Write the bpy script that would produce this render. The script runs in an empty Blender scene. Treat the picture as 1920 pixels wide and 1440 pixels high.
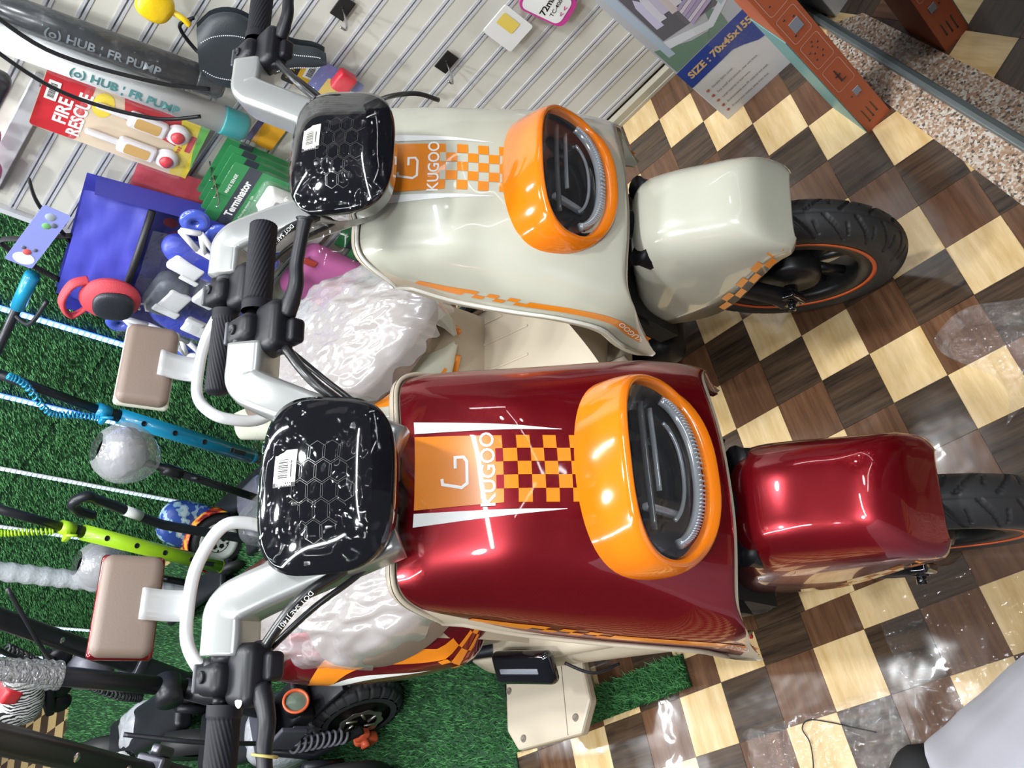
import bpy, math, random, bmesh
from math import sin, cos, pi, radians, sqrt, atan2, exp, floor
from mathutils import Vector, Matrix, noise
random.seed(7)
SC = bpy.context.scene
COL = SC.collection
# ---------------------------------------------------------------- camera, world, light, exposure
CAM = Vector((0.95443, -0.32971, 1.47601))
RIGHT = Vector((0.682394, -0.175710, -0.709552))      # photo x axis in the room (the photo is turned on its side)
DOWN = Vector((-0.496377, -0.823952, -0.273339))
FWD = Vector((-0.536608, 0.538730, -0.649478))
cd = bpy.data.cameras.new('camera'); cam = bpy.data.objects.new('camera', cd); COL.objects.link(cam)
cd.sensor_width = 36; cd.lens = 36*1559.24/1920; cd.clip_start = .02
R3 = Matrix((RIGHT, -DOWN, -FWD)).transposed()
cam.matrix_world = Matrix.Translation(CAM) @ R3.to_4x4()
SC.camera = cam
W = bpy.data.worlds.new('world'); SC.world = W; W.use_nodes = True
W.node_tree.nodes['Background'].inputs[0].default_value = (.88, .93, 1, 1)
W.node_tree.nodes['Background'].inputs[1].default_value = .14
def area(name, loc, sx, sy, power, rz=0, col=(.95, .98, 1), shape='RECTANGLE', tilt=0):
    l = bpy.data.lights.new(name, 'AREA'); l.shape = shape; l.size = sx; l.size_y = sy; l.energy = power; l.color = col
    o = bpy.data.objects.new(name, l); COL.objects.link(o); o.location = loc; o.rotation_euler = (tilt, 0, rz); return o
# shop ceiling: a rectangle of LED profile lights, round downlights
for (x, y, sx, sy) in ((-.3, -1.0, 2.6, .05), (-1.0, 1.2, 2.2, .05), (-1.9, .0, .05, 2.0), (2.0, .1, .05, 2.0)):
    area('profile_light', (x, y, 2.68), sx, sy, 46)
for (x, y) in ((-.35, .25), (.55, .45), (.1, -.75), (-1.2, .7), (1.8, -.9), (-2.4, .4)):
    area('downlight', (x, y, 2.68), .16, .16, 34, shape='DISK')
SC.view_settings.view_transform = 'Standard'; SC.view_settings.look = 'None'
SC.view_settings.gamma = 1; SC.view_settings.use_curve_mapping = False
SC.view_settings.exposure = -0.50
# ---------------------------------------------------------------- materials
MATS = {}
def mat(name, col, rough=.5, metal=0, coat=0, alpha=1, emit=None, estr=0, noise_s=0, noise_a=0, bump=0, bscale=200, spec=.5, trans=0, sheen=0):
    if name in MATS: return MATS[name]
    m = bpy.data.materials.new(name); m.use_nodes = True; nt = m.node_tree; b = nt.nodes['Principled BSDF']
    c = (col[0], col[1], col[2], 1)
    b.inputs['Base Color'].default_value = c; b.inputs['Roughness'].default_value = rough; b.inputs['Metallic'].default_value = metal
    b.inputs['Coat Weight'].default_value = coat; b.inputs['Coat Roughness'].default_value = .03
    b.inputs['Alpha'].default_value = alpha; b.inputs['Specular IOR Level'].default_value = spec
    b.inputs['Transmission Weight'].default_value = trans; b.inputs['Sheen Weight'].default_value = sheen
    if emit: b.inputs['Emission Color'].default_value = (*emit, 1); b.inputs['Emission Strength'].default_value = estr
    if noise_s or bump:
        tc = nt.nodes.new('ShaderNodeTexCoord'); n = nt.nodes.new('ShaderNodeTexNoise'); n.inputs['Detail'].default_value = 3
        n.inputs['Scale'].default_value = noise_s or bscale; nt.links.new(tc.outputs['Object'], n.inputs['Vector'])
        if noise_s:
            mx = nt.nodes.new('ShaderNodeMix'); mx.data_type = 'RGBA'; nt.links.new(n.outputs['Fac'], mx.inputs[0])
            mx.inputs[6].default_value = tuple(max(0, v*(1-noise_a)) for v in col)+(1,); mx.inputs[7].default_value = tuple(min(1, v*(1+noise_a)) for v in col)+(1,)
            nt.links.new(mx.outputs[2], b.inputs['Base Color'])
        if bump:
            n2 = nt.nodes.new('ShaderNodeTexNoise'); n2.inputs['Scale'].default_value = bscale; n2.inputs['Detail'].default_value = 4
            nt.links.new(tc.outputs['Object'], n2.inputs['Vector'])
            bp = nt.nodes.new('ShaderNodeBump'); bp.inputs['Strength'].default_value = bump; bp.inputs['Distance'].default_value = .004
            nt.links.new(n2.outputs['Fac'], bp.inputs['Height']); nt.links.new(bp.outputs['Normal'], b.inputs['Normal'])
    MATS[name] = m; return m
def film(name, tint=(1, 1, 1), haze=.12, bump=.5, bscale=30, gloss=.12, face=.10, ridged=False, grough=.06):
    """clear plastic film: mostly see-through, with a milky haze and sharp glints on its creases"""
    if name in MATS: return MATS[name]
    m = bpy.data.materials.new(name); m.use_nodes = True; nt = m.node_tree; N = nt.nodes; L = nt.links; N.clear()
    out = N.new('ShaderNodeOutputMaterial'); tr = N.new('ShaderNodeBsdfTransparent'); tr.inputs[0].default_value = (*tint, 1)
    df = N.new('ShaderNodeBsdfDiffuse'); df.inputs[0].default_value = (.8, .8, .82, 1); gl = N.new('ShaderNodeBsdfGlossy'); gl.inputs['Roughness'].default_value = grough
    tc = N.new('ShaderNodeTexCoord'); nz = N.new('ShaderNodeTexNoise'); nz.inputs['Scale'].default_value = bscale; nz.inputs['Detail'].default_value = 2
    nz.inputs['Distortion'].default_value = 1.6
    if ridged: nz.noise_type = 'RIDGED_MULTIFRACTAL'; nz.inputs['Distortion'].default_value = .8
    L.new(tc.outputs['Object'], nz.inputs['Vector'])
    bp = N.new('ShaderNodeBump'); bp.inputs['Strength'].default_value = bump; bp.inputs['Distance'].default_value = .012; L.new(nz.outputs['Fac'], bp.inputs['Height'])
    L.new(bp.outputs['Normal'], gl.inputs['Normal']); L.new(bp.outputs['Normal'], df.inputs['Normal'])
    lw = N.new('ShaderNodeLayerWeight'); lw.inputs['Blend'].default_value = .35; L.new(bp.outputs['Normal'], lw.inputs['Normal'])
    m1 = N.new('ShaderNodeMixShader'); m1.inputs[0].default_value = haze; L.new(tr.outputs[0], m1.inputs[1]); L.new(df.outputs[0], m1.inputs[2])
    ad = N.new('ShaderNodeMath'); ad.operation = 'MULTIPLY_ADD'; L.new(lw.outputs['Facing'], ad.inputs[0]); ad.inputs[1].default_value = face; ad.inputs[2].default_value = gloss
    m2 = N.new('ShaderNodeMixShader'); L.new(ad.outputs[0], m2.inputs[0]); L.new(m1.outputs[0], m2.inputs[1]); L.new(gl.outputs[0], m2.inputs[2])
    L.new(m2.outputs[0], out.inputs[0]); MATS[name] = m; return m
# ---------------------------------------------------------------- mesh helpers
class MB:
    """collects shapes, then links them as ONE mesh object"""
    def __init__(s): s.v = []; s.f = []; s.sm = []
    def add(s, v, f, M=None, smooth=True):
        o = len(s.v); s.v += [(M @ Vector(p))[:] for p in v] if M else [tuple(p) for p in v]
        s.f += [tuple(i+o for i in q) for q in f]; s.sm += [smooth]*len(f); return s
    def box(s, c, d, M=None):
        x, y, z = d[0]/2, d[1]/2, d[2]/2
        v = [(c[0]+a*x, c[1]+b*y, c[2]+e*z) for a in (-1, 1) for b in (-1, 1) for e in (-1, 1)]
        return s.add(v, [(0, 1, 3, 2), (4, 6, 7, 5), (0, 4, 5, 1), (2, 3, 7, 6), (0, 2, 6, 4), (1, 5, 7, 3)], M, False)
    def rbox(s, c, d, r, M=None, n=3):
        """box with rounded edges"""
        v = []; f = []; h = [max(q/2, 1e-4) for q in d]; r = min(r, min(h)*.999); idx = {}
        def P(p):
            q = [max(-(h[i]-r), min(h[i]-r, p[i])) for i in range(3)]; e = Vector(p)-Vector(q)
            if e.length > 1e-9: e = e.normalized()*r
            return tuple(c[i]+q[i]+e[i] for i in range(3))
        def ts(i):
            a = [-h[i]+r*(1-cos(pi/2*k/n)) if 0 else -h[i]+r*k/n for k in range(n+1)]; b = [-x for x in reversed(a)]; return a+b
        for ax in range(3):
            u, w = (ax+1) % 3, (ax+2) % 3; tu, tw = ts(u), ts(w)
            for sg in (-1, 1):
                g = []
                for a in tu:
                    row = []
                    for b in tw:
                        p = [0, 0, 0]; p[ax] = sg*h[ax]; p[u] = a; p[w] = b; p = P(p); k = tuple(round(x, 6) for x in p)
                        if k not in idx: idx[k] = len(v); v.append(p)
                        row.append(idx[k])
                    g.append(row)
                for i in range(len(tu)-1):
                    for j in range(len(tw)-1):
                        q = (g[i][j], g[i+1][j], g[i+1][j+1], g[i][j+1]); q = q if sg > 0 else q[::-1]
                        if len(set(q)) == 4: f.append(q)
        return s.add(v, f, M)
    def tube(s, pts, r, n=12, M=None, cap=True, closed=False, sq=1.0):
        pts = [Vector(p) for p in pts]; k = len(pts); rs = r if isinstance(r, (list, tuple)) else [r]*k
        v = []; f = []; prev = None
        for i, p in enumerate(pts):
            if closed: t = (pts[(i+1) % k]-pts[i-1])
            else: t = pts[min(i+1, k-1)]-pts[max(i-1, 0)]
            t.normalize()
            if prev is None: a = t.cross(Vector((0, 0, 1))); a = a if a.length > .05 else t.cross(Vector((1, 0, 0)))
            else: a = prev-t*prev.dot(t)
            a.normalize(); prev = a; b = t.cross(a)
            for j in range(n):
                th = 2*pi*j/n; v.append(p+a*rs[i]*cos(th)+b*rs[i]*sq*sin(th))
        for i in range(k if closed else k-1):
            for j in range(n):
                i2 = (i+1) % k; f.append((i*n+j, i*n+(j+1) % n, i2*n+(j+1) % n, i2*n+j))
        if cap and not closed: f.append(tuple(range(n-1, -1, -1))); f.append(tuple((k-1)*n+j for j in range(n)))
        return s.add(v, f, M)
    def cyl(s, a, b, r, n=16, M=None, r2=None): return s.tube([a, b], [r, r if r2 is None else r2], n, M)
    def lathe(s, prof, n=32, M=None, ang=2*pi):
        """prof = (radius, height) turned about z"""
        v = []; f = []; k = len(prof)
        for j in range(n):
            th = ang*j/n; v += [(p[0]*cos(th), p[0]*sin(th), p[1]) for p in prof]
        for j in range(n):
            for i in range(k-1):
                j2 = (j+1) % n; f.append((j*k+i, j2*k+i, j2*k+i+1, j*k+i+1))
        return s.add(v, f, M)
    def grid(s, fn, nu, nv, M=None, closed=False, smooth=True):
        v = [fn(i/nu, j/nv) for i in range(nu+1) for j in range(nv+1)]
        f = [(i*(nv+1)+j, (i+1)*(nv+1)+j, (i+1)*(nv+1)+j+1, i*(nv+1)+j+1) for i in range(nu) for j in range(nv)]
        return s.add(v, f, M, smooth)
    def ell(s, c, r, n=16, M=None, pw=1.0):
        def P(u, w):
            a = 2*pi*u; b = pi*(w-.5); g = lambda x: math.copysign(abs(x)**pw, x)
            return (c[0]+r[0]*g(cos(b))*g(cos(a)), c[1]+r[1]*g(cos(b))*g(sin(a)), c[2]+r[2]*g(sin(b)))
        return s.grid(P, n*2, n, M)
    def prism(s, poly, z0, z1, M=None):
        n = len(poly); v = [(p[0], p[1], z0) for p in poly]+[(p[0], p[1], z1) for p in poly]
        f = [tuple(range(n-1, -1, -1)), tuple(range(n, 2*n))]+[(i, (i+1) % n, n+(i+1) % n, n+i) for i in range(n)]
        return s.add(v, f, M, False)
    def build(s, name, m, parent=None, bevel=0, M=None, weld=False, solid=0):
        me = bpy.data.meshes.new(name); vv = [(M @ Vector(p))[:] for p in s.v] if M else s.v
        me.from_pydata(vv, [], s.f); me.polygons.foreach_set('use_smooth', s.sm); me.update()
        if weld or True:
            bm = bmesh.new(); bm.from_mesh(me)
            if weld: bmesh.ops.remove_doubles(bm, verts=bm.verts, dist=1e-5)
            bmesh.ops.recalc_face_normals(bm, faces=bm.faces) if not solid else None
            bm.to_mesh(me); bm.free()
        me.materials.append(m); o = bpy.data.objects.new(name, me); COL.objects.link(o); o.parent = parent
        if bevel:
            b = o.modifiers.new('b', 'BEVEL'); b.width = bevel; b.segments = 2; b.limit_method = 'ANGLE'
        if solid:
            b = o.modifiers.new('s', 'SOLIDIFY'); b.thickness = solid; b.offset = 0
        return o
def tag(o, label, cat, group=None, kind=None):
    if label: o['label'] = label
    if cat: o['category'] = cat
    if group: o['group'] = group
    if kind: o['kind'] = kind
    return o
def empty(name, loc, rz=0, label=None, cat=None, group=None):
    o = bpy.data.objects.new(name, None); COL.objects.link(o); o.location = loc; o.rotation_euler = (0, 0, rz); o.empty_display_size = .05
    return tag(o, label, cat, group)
def copy_tree(o, parent=None):
    c = o.copy(); COL.objects.link(c); c.parent = parent
    for ch in list(o.children): copy_tree(ch, c)
    return c
def text_geo(s, size, bold=0, align='CENTER', sx=1.0):
    cu = bpy.data.curves.new('t', 'FONT'); cu.body = s; cu.size = size; cu.align_x = align; cu.align_y = 'CENTER'; cu.offset = bold; cu.resolution_u = 3
    o = bpy.data.objects.new('t', cu); COL.objects.link(o); bpy.context.view_layer.update()
    me = o.evaluated_get(bpy.context.evaluated_depsgraph_get()).to_mesh()
    v = [(p.co.x*sx, p.co.y, 0) for p in me.vertices]; f = [tuple(p.vertices) for p in me.polygons]
    o.to_mesh_clear(); bpy.data.objects.remove(o); bpy.data.curves.remove(cu); return v, f
def text(name, s, size, m, parent, M, bold=0, align='CENTER', sx=1.0):
    v, f = text_geo(s, size, bold, align, sx); return MB().add(v, f, M, False).build(name, m, parent)
def stroke(pts, w):
    """flat ribbon along a polyline, mitred"""
    v = []; f = []; P = [Vector((p[0], p[1], 0)) for p in pts]
    for i, p in enumerate(P):
        a = (p-P[i-1]).normalized() if i else (P[1]-p).normalized(); b = (P[i+1]-p).normalized() if i < len(P)-1 else a
        t = (a+b).normalized(); nrm = Vector((-t.y, t.x, 0)); k = w/2/max(.4, nrm.dot(Vector((-a.y, a.x, 0))))
        v += [p+nrm*k, p-nrm*k]
    f = [(2*i, 2*i+1, 2*i+3, 2*i+2) for i in range(len(P)-1)]
    return [q[:] for q in v], f
def interp(x, tab):
    """smooth (Catmull) table lookup"""
    tab = sorted(tab); n = len(tab)
    if x <= tab[0][0]: i = 0
    elif x >= tab[-1][0]: i = n-2
    else: i = max(k for k in range(n-1) if tab[k][0] <= x)
    x0, y0 = tab[i]; x1, y1 = tab[i+1]; h = x1-x0
    def sl(k):
        if k <= 0: return (tab[1][1]-tab[0][1])/(tab[1][0]-tab[0][0])
        if k >= n-1: return (tab[-1][1]-tab[-2][1])/(tab[-1][0]-tab[-2][0])
        return (tab[k+1][1]-tab[k-1][1])/(tab[k+1][0]-tab[k-1][0])
    t = (x-x0)/h
    if t < 0: return y0+sl(0)*(x-x0)
    if t > 1: return y1+sl(n-1)*(x-x1)
    m0, m1 = sl(i)*h, sl(i+1)*h
    return (2*t**3-3*t*t+1)*y0+(t**3-2*t*t+t)*m0+(-2*t**3+3*t*t)*y1+(t**3-t*t)*m1
def sl(poly, n=8):
    """smoothed polyline through points"""
    P = [Vector(p) for p in poly]; out = []
    for i in range(len(P)-1):
        a, b, c, d = P[max(i-1, 0)], P[i], P[i+1], P[min(i+2, len(P)-1)]
        for k in range(n):
            t = k/n; out.append(.5*((2*b)+(c-a)*t+(2*a-5*b+4*c-d)*t*t+(3*b-a-3*c+d)*t**3))
    out.append(P[-1]); return out
# ---------------------------------------------------------------- room: floor, wall, grass, threshold
import numpy as np
def nd(m): return m.node_tree.nodes, m.node_tree.links, m.node_tree.nodes['Principled BSDF']
def wood(name, c1, c2, scale, along, rough=.16):
    """printed wood grain running along one axis, a little different on every tile"""
    m = mat(name, c1, rough, coat=.35); N, L, b = nd(m)
    tc = N.new('ShaderNodeTexCoord'); oi = N.new('ShaderNodeObjectInfo'); mp = N.new('ShaderNodeMapping')
    cb = N.new('ShaderNodeCombineXYZ'); mu = N.new('ShaderNodeMath'); mu.operation = 'MULTIPLY'; mu.inputs[1].default_value = 37
    L.new(oi.outputs['Random'], mu.inputs[0]); L.new(mu.outputs[0], cb.inputs[0]); L.new(mu.outputs[0], cb.inputs[1]); L.new(cb.outputs[0], mp.inputs['Location'])
    mp.inputs['Scale'].default_value = (4, scale, 1) if along == 'x' else (scale, 4, 1)
    L.new(tc.outputs['Object'], mp.inputs['Vector'])
    n = N.new('ShaderNodeTexNoise'); n.inputs['Scale'].default_value = 1; n.inputs['Detail'].default_value = 5; n.inputs['Roughness'].default_value = .7; L.new(mp.outputs[0], n.inputs['Vector'])
    r = N.new('ShaderNodeValToRGB'); r.color_ramp.elements[0].position = .32; r.color_ramp.elements[0].color = (*c1, 1); r.color_ramp.elements[1].position = .7; r.color_ramp.elements[1].color = (*c2, 1)
    L.new(n.outputs['Fac'], r.inputs[0]); L.new(r.outputs[0], b.inputs['Base Color'])
    g = N.new('ShaderNodeNewGeometry'); n2 = N.new('ShaderNodeTexNoise'); n2.inputs['Scale'].default_value = 14; n2.inputs['Detail'].default_value = 2; L.new(g.outputs['Position'], n2.inputs['Vector'])
    bp = N.new('ShaderNodeBump'); bp.inputs['Strength'].default_value = .10; bp.inputs['Distance'].default_value = .01; L.new(n2.outputs['Fac'], bp.inputs['Height'])
    L.new(bp.outputs[0], b.inputs['Normal']); L.new(bp.outputs[0], b.inputs['Coat Normal'])
    return m
M_light = wood('light_wood_print', (.56, .37, .15), (.80, .62, .36), 34, 'y')
M_dark = wood('dark_wood_print', (.018, .013, .011), (.10, .062, .036), 60, 'x')
M_brown = wood('brown_wood_print', (.075, .035, .018), (.17, .085, .045), 70, 'y')
def struct(o): o['kind'] = 'structure'; return o
fl = struct(MB().box((-1, 0, -.012), (7, 7, .02)).build('floor', mat('floor_base', (.07, .045, .03), .3)))
N, L, b = nd(MATS['floor_base']); g = N.new('ShaderNodeNewGeometry'); ck = N.new('ShaderNodeTexChecker'); ck.inputs['Scale'].default_value = 9.5; ck.inputs[1].default_value = (.62, .44, .2, 1); ck.inputs[2].default_value = (.07, .04, .025, 1); L.new(g.outputs['Position'], ck.inputs['Vector']); L.new(ck.outputs['Color'], b.inputs['Base Color'])
AX, AY = .1004, .11
def tile_mesh(w, h, m):
    b = MB(); z0, z1 = -.002, .0012; e = .0007
    b.box((0, 0, (z0+z1)/2), (w-e, h-e, z1-z0)); o = b.build('floor_tile', m, None, bevel=0); me = o.data; bpy.data.objects.remove(o); return me
TM = [tile_mesh(AX, AY, m) for m in (M_light, M_dark, M_brown)]
seam = .052; dC, dR = -.0113, -.013
T_cut = [tile_mesh(AX, .058, m) for m in (M_light, M_dark, M_brown)]; T_cutL = [tile_mesh(AX, .065, m) for m in (M_light, M_dark, M_brown)]
def put(me, x, y): o = bpy.data.objects.new('floor_tile', me); COL.objects.link(o); o.location = (x, y, 0); o.parent = fl
for c in range(-5, 10):
    for r in range(-13, 4):
        if c < -1 and r < -8: continue
        x = (c+.5)*AX
        if r < -1: put(TM[{1: 0, 0: 1, 2: 2}[(c-r) % 3]], x, -(r+.5)*AY)
        elif r == -1: put(T_cut[{1: 0, 0: 1, 2: 2}[(c-r) % 3]], x, .110-.029); put(T_cutL[(c+r) % 3], x+dC, seam-.0325)
        else: put(TM[(c+r) % 3], x+dC, -(r+.5)*AY+dR)
# wall frame: s runs along the wall, d stands out from it, z is height
WA = radians(4); WO = Vector((.38, 1.425, 0)); WU = Vector((cos(WA), sin(WA), 0)); WN = Vector((sin(WA), -cos(WA), 0))
def wv(s, d, z): return WO+WU*s+WN*d+Vector((0, 0, z))
def wempty(name, s, d, z, label=None, cat=None, group=None): return empty(name, wv(s, d, z), WA, label, cat, group)
M_board = mat('slat_board_white', (.60, .585, .52), .45); M_alu = mat('brushed_aluminium', (.66, .67, .70), .36, .3)
M_base = mat('baseboard_beige', (.42, .385, .30), .5)
wall = struct(empty('wall_right', WO, WA)); back = struct(MB().box((.45, .03, .9), (3.2, .02, 1.9)).build('wall_core', mat('wall_core_dark', (.3, .29, .26), .8), wall))
for k in range(-1, 28):
    z = .05+.0605*k; lo = max(z+.008, .034); hi = z+.0605-.008
    MB().box((.35, .011, (lo+hi)/2), (3.0, .018, hi-lo)).build('slat_board', M_board, wall, bevel=.0015)
    if k >= 0:
        t = MB(); t.box((.35, .006, z+.0052), (3.0, .012, .0062)); t.box((.35, .006, z-.0052), (3.0, .012, .0062)); t.box((.35, .012, z), (3.0, .004, .010)); t.build('aluminium_channel', M_alu, wall)
for (s, z) in ((-.16, .135), (-.02, .045), (-.1, .62), (-.5, .55)):
    MB().lathe([(.0, .0006), (.004, .0006), (.0045, 0)], 10, Matrix.Translation((s, .0015, z)) @ Matrix.Rotation(radians(90), 4, 'X')).build('screw', mat('screw_dark', (.12, .11, .1), .4, .8), wall)
bb = struct(MB().box((.53, 0, .016), (3.0, .02, .033)).box((.53, -.006, .006), (3.0, .012, .012)).build('baseboard_right', M_base, None, bevel=.002)); bb.location = wv(-.17, .012, 0); bb.rotation_euler = (0, 0, WA)
tr = struct(MB().box((0, 0, .9), (.014, .03, 1.8)).build('trim_1', M_alu, None)); tr.location = wv(-1.157, .0, 0); tr.rotation_euler = (0, 0, WA)
rail = wempty('display_rail', -.935, .008, 1.205, 'brushed aluminium rail across the top of the slatted wall', 'rail')
MB().box((0, 0, 0), (.36, .016, .042)).build('rail_bar', M_alu, rail, bevel=.002)
for q in (-.165, .165): MB().lathe([(0, .001), (.006, .001), (.006, 0)], 10, Matrix.Translation((q, -.009, 0)) @ Matrix.Rotation(radians(90), 4, 'X')).build('screw', mat('screw_dark', (.1, .1, .1), .5), rail)
# grass wall (continues the slatted wall), LED strips upright on it
gw = struct(empty('wall_left', wv(-3.0, 0, 0), WA))
M_gback = mat('grass_backing', (.012, .05, .018), .95)
for i, (s0, s1, z0, z1) in enumerate(((-1.85, 1.84, .74, 1.7), (-1.85, 1.84, .30, .735), (-1.85, 1.84, 0, .296))):
    MB().box(((s0+s1)/2, .012+.003*(i % 2), (z0+z1)/2), (s1-s0, .012, z1-z0)).build('grass_panel', M_gback, gw)
def blades(name, n, place, m, parent, h=(.008, .015), w=.0016, lean=.7):
    """n single grass blades, one mesh; place(rng, n) gives roots (n,3) and the direction they grow in"""
    rng = np.random.default_rng(len(name)+n); P, up = place(rng, n); up = np.array(up, float)
    a = np.cross(up, [.3, .5, .81]); a /= np.linalg.norm(a); b = np.cross(up, a)
    th = rng.uniform(0, 2*pi, n); side = np.outer(np.cos(th), a)+np.outer(np.sin(th), b)
    fwd = np.outer(-np.sin(th), a)+np.outer(np.cos(th), b); ln = rng.uniform(h[0], h[1], n)[:, None]; lv = rng.uniform(.1, lean, n)[:, None]
    mid = P+ln*.55*(up+fwd*lv*.4); tip = P+ln*(up*.9+fwd*lv)
    V = np.stack([P-side*w/2, P+side*w/2, mid+side*w*.4, mid-side*w*.4, tip], 1).reshape(-1, 3)
    i = np.arange(n)*5; q = np.stack([i, i+1, i+2, i+3], 1); t = np.stack([i+3, i+2, i+4], 1)
    me = bpy.data.meshes.new(name); me.vertices.add(len(V)); me.vertices.foreach_set('co', V.ravel())
    loops = np.concatenate([q, t], 1).ravel(); me.loops.add(len(loops)); me.loops.foreach_set('vertex_index', loops)
    st = np.stack([np.arange(n)*7, np.arange(n)*7+4], 1).ravel(); me.polygons.add(2*n); me.polygons.foreach_set('loop_start', st)
    me.update(calc_edges=True); me.validate(); me.materials.append(m)
    o = bpy.data.objects.new(name, me); COL.objects.link(o); o.parent = parent; o['kind'] = 'stuff'; return o
M_grass = mat('grass_blade_green', (.035, .16, .045), .55, spec=.3); N, L, b = nd(M_grass)
g = N.new('ShaderNodeNewGeometry'); rp = N.new('ShaderNodeValToRGB'); rp.color_ramp.elements[0].color = (.02, .10, .035, 1); rp.color_ramp.elements[1].color = (.13, .40, .13, 1)
L.new(g.outputs['Random Per Island'], rp.inputs[0]); L.new(rp.outputs[0], b.inputs['Base Color'])
def on_wall(rng, n):
    s = 1.84-3.6*rng.beta(1, 1.25, n); z = rng.uniform(0, 1.69, n); k = np.abs(z-.737) > .004
    z = np.where(k, z, z+.012); z = np.where(np.abs(z-.298) > .004, z, z+.012); return np.stack([s, np.full(n, .004), z], 1), (0, -1, -.35)
blades('grass_pile', 165000, on_wall, M_grass, gw, (.009, .017), .0026)
M_tape = mat('led_tape_white', (.75, .72, .78), .5)
def led(s, z0, z1, bright, blue, label, group=None):
    t = wempty('led_strip', s, .014, z0, label, 'led strip', group)
    MB().box((0, 0, (z1-z0)/2), (.020, .003, z1-z0)).build('led_tape', M_tape, t)
    m = mat('led_diode_%s' % bright, (.8, .9, 1), .3, emit=(.36, .66, 1) if blue else (.35, .65, 1), estr=bright)
    if bright > 5.2: t.children[0].data.materials[0] = mat('led_tape_lit_%s' % bright, (.3, .4, .9), .5, emit=(.012, .07, 1), estr=bright*.9)
    d = MB(); n = int((z1-z0)/.0165)
    for k in range(n): d.box((0, -.0025, .008+k*(z1-z0)/n), (.0135, .003, .0105))
    d.build('diode', m, t)['kind'] = 'stuff'; return t
led(-1.495, .63, 1.30, 6.5, True, 'brightest blue LED strip, first from the slatted wall, above the brown cushion')
led(-1.872, .10, 1.30, 5.6, True, 'bright blue LED strip running behind the turquoise scooter pole')
led(-2.262, .07, 1.20, 1.5, False, 'pale dotted LED strip next to the small bagged saddle on a post')
led(-2.64, .07, 1.10, 1.4, False, 'pale dotted LED strip crossing behind the lime green scooter pole')
led(-3.04, .07, 1.0, 1.6, False, 'dotted LED strip beside the bubble wrapped pole on the grass wall')
led(-3.46, .0, .9, 5, True, 'short blue dotted LED strip above the black scooter with orange marks')
led(-3.8, .0, .8, 5, True, 'blue dotted LED strip above the patterned sneaker, farthest along the grass wall')
# grass mats on the floor
def mat_rect(name, x0, x1, y0, y1, n, label, h=(.010, .022)):
    o = empty(name, ((x0+x1)/2, (y0+y1)/2, .002), 0, label, 'grass mat'); a, b_ = (x1-x0)/2, (y1-y0)/2
    MB().box((0, 0, .002), (2*a, 2*b_, .004)).build('mat_backing', M_gback, o)
    blades('grass_pile', n, lambda rng, k: (np.stack([rng.uniform(-a, a, k), rng.uniform(-b_, b_, k), np.full(k, .003)], 1), (0, 0, 1)), M_grass, o, h, .0026); return o
mat_rect('grass_mat', -1.75, -.478, -.95, 1.2, 95000, 'green artificial grass mat on the floor under the small off-road scooter')
mat_rect('grass_mat', -3.3, -1.76, -1.6, 1.2, 68000, 'green artificial grass mat along the foot of the grass wall')
mat_rect('grass_mat', -.47, .025, -.002, .062, 7000, 'narrow green grass strip on the checkered floor under the red scooter', (.012, .026))
# granite threshold, channel and glass
def granite():
    m = mat('granite_speckled', (.4, .3, .25), .22, coat=.2); N, L, b = nd(m); tc = N.new('ShaderNodeTexCoord')
    v = N.new('ShaderNodeTexVoronoi'); v.inputs['Scale'].default_value = 240; L.new(tc.outputs['Object'], v.inputs['Vector'])
    r = N.new('ShaderNodeValToRGB'); r.color_ramp.interpolation = 'CONSTANT'; e = r.color_ramp.elements; e[0].color = (.10, .085, .07, 1); e[1].position = .10; e[1].color = (.36, .22, .14, 1)
    for p, c in ((.4, (.52, .44, .36, 1)), (.62, (.42, .29, .2, 1)), (.78, (.6, .56, .5, 1)), (.94, (.2, .15, .11, 1))): q = e.new(p); q.color = c
    sp = N.new('ShaderNodeSeparateColor'); L.new(v.outputs['Color'], sp.inputs[0]); L.new(sp.outputs[0], r.inputs[0]); L.new(r.outputs[0], b.inputs['Base Color']); return m
TA = atan2(-.527, .148); th = empty('threshold', (.916, .90, 0), TA); th['kind'] = 'structure'
MB().prism([((p[0]-.916)*cos(-TA)-(p[1]-.90)*sin(-TA), (p[0]-.916)*sin(-TA)+(p[1]-.90)*cos(-TA)) for p in ((.80, 1.12), (.855, .89), (.939, .54), (1.19, -.50), (1.7, -.4), (1.2, 1.3), (.95, 1.40))], -.004, .006).build('granite_slab', granite(), th)
gp = empty('glass_partition', (.916, .90, .006), TA, 'tall glass pane standing in a grey channel on the speckled granite', 'glass panel')
MB().box((.25, .008, .01), (1.5, .030, .016)).build('floor_channel', mat('channel_grey', (.20, .23, .23), .35, .6), gp, bevel=.003)
gm = bpy.data.materials.new('tinted_glass'); gm.use_nodes = True; N = gm.node_tree.nodes; L = gm.node_tree.links; N.clear()
o_ = N.new('ShaderNodeOutputMaterial'); t_ = N.new('ShaderNodeBsdfTransparent'); t_.inputs[0].default_value = (.22, .25, .25, 1); g_ = N.new('ShaderNodeBsdfGlossy'); g_.inputs['Roughness'].default_value = .005
fr = N.new('ShaderNodeFresnel'); fr.inputs[0].default_value = 3.4; mx = N.new('ShaderNodeMixShader'); L.new(fr.outputs[0], mx.inputs[0]); L.new(t_.outputs[0], mx.inputs[1]); L.new(g_.outputs[0], mx.inputs[2]); L.new(mx.outputs[0], o_.inputs[0])
MB().box((.25, .008, .72), (1.5, .010, 1.42)).build('glass_pane', gm, gp)
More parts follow.
